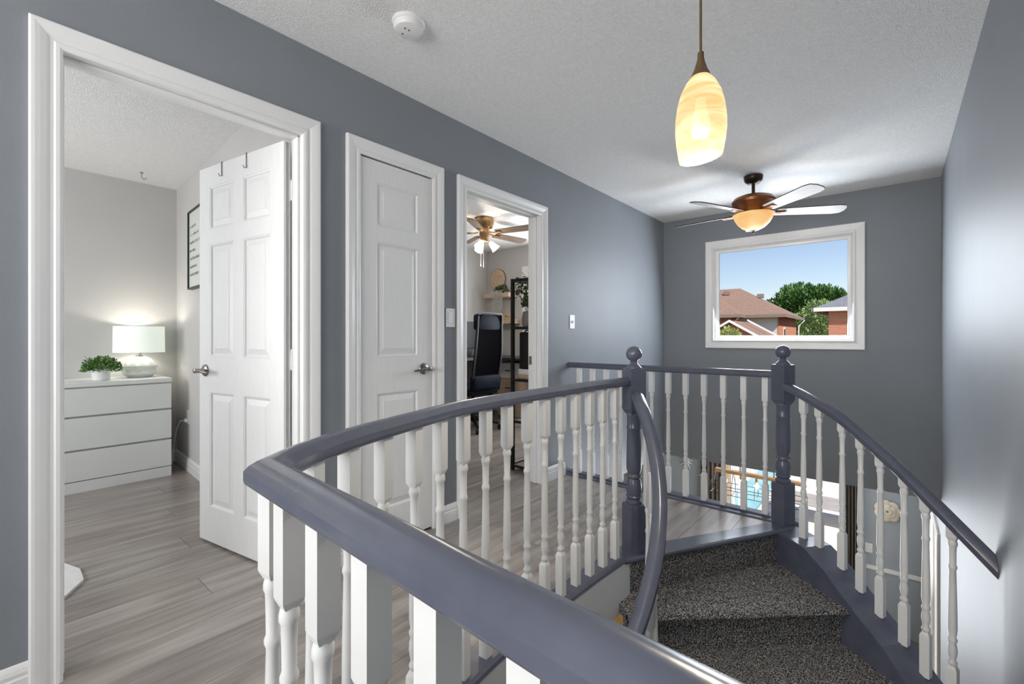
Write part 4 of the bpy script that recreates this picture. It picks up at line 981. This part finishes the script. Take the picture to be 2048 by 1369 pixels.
# brown-roofed house
h = thing('brick_house', 'brown-roofed brick and siding house across the yard', 'house', (-8.5, 33, -3.0))
bm = B(); box(bm, -15, -5.20, 30.0, 35.9, -3.0, 2.42); obj('wall', bm, siding, h)
bm = B(); box(bm, -5.26, -5.18, 29.99, 35.91, -3.0, 2.42); obj('side_wall', bm, brick2, h)
bm = B(); box(bm, -15, -7.45, 29.0, 30.0, -3.0, 2.38); obj('wing_wall', bm, brick, h)
bm = B(); hip_roof(bm, -15.6, -4.80, 29.55, 36.5, 2.46, -11.5, -7.95, 32.95, 32.95, 4.42); rf = obj('roof', bm, shingle, h)
bm = B(); hip_roof(bm, -15.6, -6.85, 28.4, 33.6, 2.43, -12, -9.15, 31.0, 31.0, 3.95); obj('wing_roof', bm, shingle, h)
for a, b in (((-15.6, 29.53), (-4.78, 29.59)), ((-4.82, 29.55), (-4.76, 36.5)), ((-15.6, 28.36), (-6.83, 28.42)), ((-6.87, 28.4), (-6.81, 29.5))):
    bm = B(); box(bm, a[0], b[0], a[1], b[1], 2.30, 2.48); obj('gutter', bm, soffit, h)
for x_, y_, z_ in ((-8.55, 32.2, 4.1), (-6.6, 32.3, 3.8)):
    bm = B(); box(bm, x_ - .18, x_ + .18, y_ - .15, y_ + .15, z_ - .15, z_ + .12, bev=.02); obj('roof_vent', bm, soffit, rf)
bm = B(); box(bm, -5.185, -5.150, 31.3, 31.9, .55, 1.75); w_ = obj('window', bm, fascia_w, h)
bm = B(); box(bm, -5.152, -5.140, 31.4, 31.8, .65, 1.65); obj('pane', bm, dark_glass, w_)
bm = B(); tube(bm, [(-4.75, 36.3, 2.3), (-5.05, 36.0, 1.9), (-5.05, 36.0, -2.9)], .05, 6); obj('downspout', bm, fascia_w, h)
bm = B(); tube(bm, [(-6.95, 28.5, 2.3), (-7.35, 28.95, 2.0), (-7.38, 28.95, -2.9)], .05, 6); obj('downspout', bm, fascia_w, h)
# garage gable in front
zr_, xr_ = 1.86, -5.41; slope = .60
bm = B(); pts_ = [(xr_ - 2.9, 21.05, -3.0), (xr_ + 2.9, 21.05, -3.0), (xr_ + 2.9, 21.05, zr_ - 2.9 * slope - .12), (xr_, 21.05, zr_ - .12), (xr_ - 2.9, 21.05, zr_ - 2.9 * slope - .12)]
extr(bm, pts_, (0, 3.3, 0)); obj('garage', bm, brick, h)
for s in (-1, 1):
    bm = B(); extr(bm, [(xr_, 20.7, zr_), (xr_ + s * 3.3, 20.7, zr_ - 3.3 * slope), (xr_ + s * 3.3, 20.7, zr_ - 3.3 * slope - .10), (xr_, 20.7, zr_ - .10)], (0, 3.9, 0)); obj('garage_roof', bm, shingle, h)
    bm = B(); extr(bm, [(xr_, 20.62, zr_ + .02), (xr_ + s * 3.3, 20.62, zr_ - 3.3 * slope + .02), (xr_ + s * 3.3, 20.62, zr_ - 3.3 * slope - .08), (xr_, 20.62, zr_ - .08)], (0, .08, 0)); obj('rake_board', bm, fascia_w, h)
    bm = B(); extr(bm, [(xr_ + .25, 22.6, zr_ + .10), (xr_ + .25 + 3.3, 22.6, zr_ - 3.3 * slope + .10), (xr_ + .25 + 3.3, 22.6, zr_ - 3.3 * slope + .02), (xr_ + .25, 22.6, zr_ + .02)], (0, .08, 0))
    if s > 0: obj('rake_board', bm, fascia_w, h)
    else: bm.free()
# grey-roofed house
h = thing('brick_house', 'grey-roofed orange brick house at the window edge beyond the tree', 'house', (0, 28, -3.0))
bm = B(); box(bm, -2.44, 8, 26.0, 33.5, -3.0, 2.45); obj('wall', bm, brick2, h)
bm = B(); hip_roof(bm, -3.0, 8.6, 25.7, 34.0, 2.52, 1.2, 4.4, 29.7, 29.7, 4.75); obj('roof', bm, shingle_g, h)
for b in ((-3.04, 8.6, 25.64, 25.7), (-3.06, -3.0, 25.64, 34.0)):
    bm = B(); box(bm, b[0], b[1], b[2], b[3], 2.36, 2.54); obj('gutter', bm, fascia_w, h)
for x_ in (-1.28, 1.4):
    bm = B(); box(bm, x_, x_ + .9, 25.95, 26.0, .35, 1.95); w_ = obj('window', bm, fascia_w, h)
    bm = B(); box(bm, x_ + .1, x_ + .8, 25.93, 25.95, .45, 1.85); obj('pane', bm, dark_glass, w_)

def tree(label, loc, blobs, n, size, m, th):
    t = thing('tree', label, 'tree', loc, group='trees beyond the window'); rnd = random.Random(hash(label) % 1000 if False else len(label))
    bm = B(); tube(bm, [(0, 0, 0), (.05, .05, th * .5), (-.05, .1, th)], [.22 * th / 5, .17 * th / 5, .08 * th / 5], 8); obj('trunk', bm, mat('bark', (.10, .075, .05), .9, vary=(8, .2)), t, True, world=False)
    bm = B(); tot = sum(b[3] ** 2 for b in blobs)
    for (x, y, z, r) in blobs: leaves(bm, int(n * r * r / tot), (x, y, z), (r, r, r * .95), size, 1, .5, rnd)
    obj('foliage', bm, m, t, world=False, kind='stuff')
g1 = ramp_mat('deep_green_tree', 'noise', 1.2, [(.3, (.035, .10, .02)), (.7, (.10, .22, .045))], rough=.7); g2 = ramp_mat('soft_green_tree', 'noise', 1.2, [(.3, (.17, .26, .08)), (.7, (.36, .47, .18))], rough=.7); g3 = ramp_mat('yellow_green_tree', 'noise', 3, [(.3, (.22, .28, .07)), (.7, (.42, .48, .16))], rough=.7)
tree('broad dark green tree rising behind the houses', (-5.75, 44, -3.0), [(-1.9, 0, 5.7, 1.8), (-.3, 0, 6.8, 1.9), (1.2, 0, 6.6, 1.8), (2.6, 0, 6.2, 1.3), (-2.9, .3, 5.0, 1.4), (.6, -.5, 4.9, 2.3), (-.8, 0, 4.0, 2.4), (3.6, 0, 6.7, .6), (-1.1, -.4, 6.5, 1.1), (2.0, -.3, 7.2, .8)], 13000, .30, g1, 6)
tree('lighter green tree between the two houses', (-4.55, 39.5, -3.0), [(.3, 0, 5.7, 1.2), (-.8, .2, 4.7, 1.3), (.9, 0, 4.8, 1.2), (0, 0, 3.8, 1.6), (.4, -.3, 2.7, 1.5), (1.0, 0, 3.6, 1.2)], 7000, .20, g2, 4)
tree('young yellow-green tree before the garage gable', (-4.45, 17.0, -3.0), [(0, 0, 4.15, .36), (-.15, 0, 3.85, .36), (.18, 0, 3.75, .33), (0, 0, 3.4, .42)], 1500, .085, g3, 3.8)
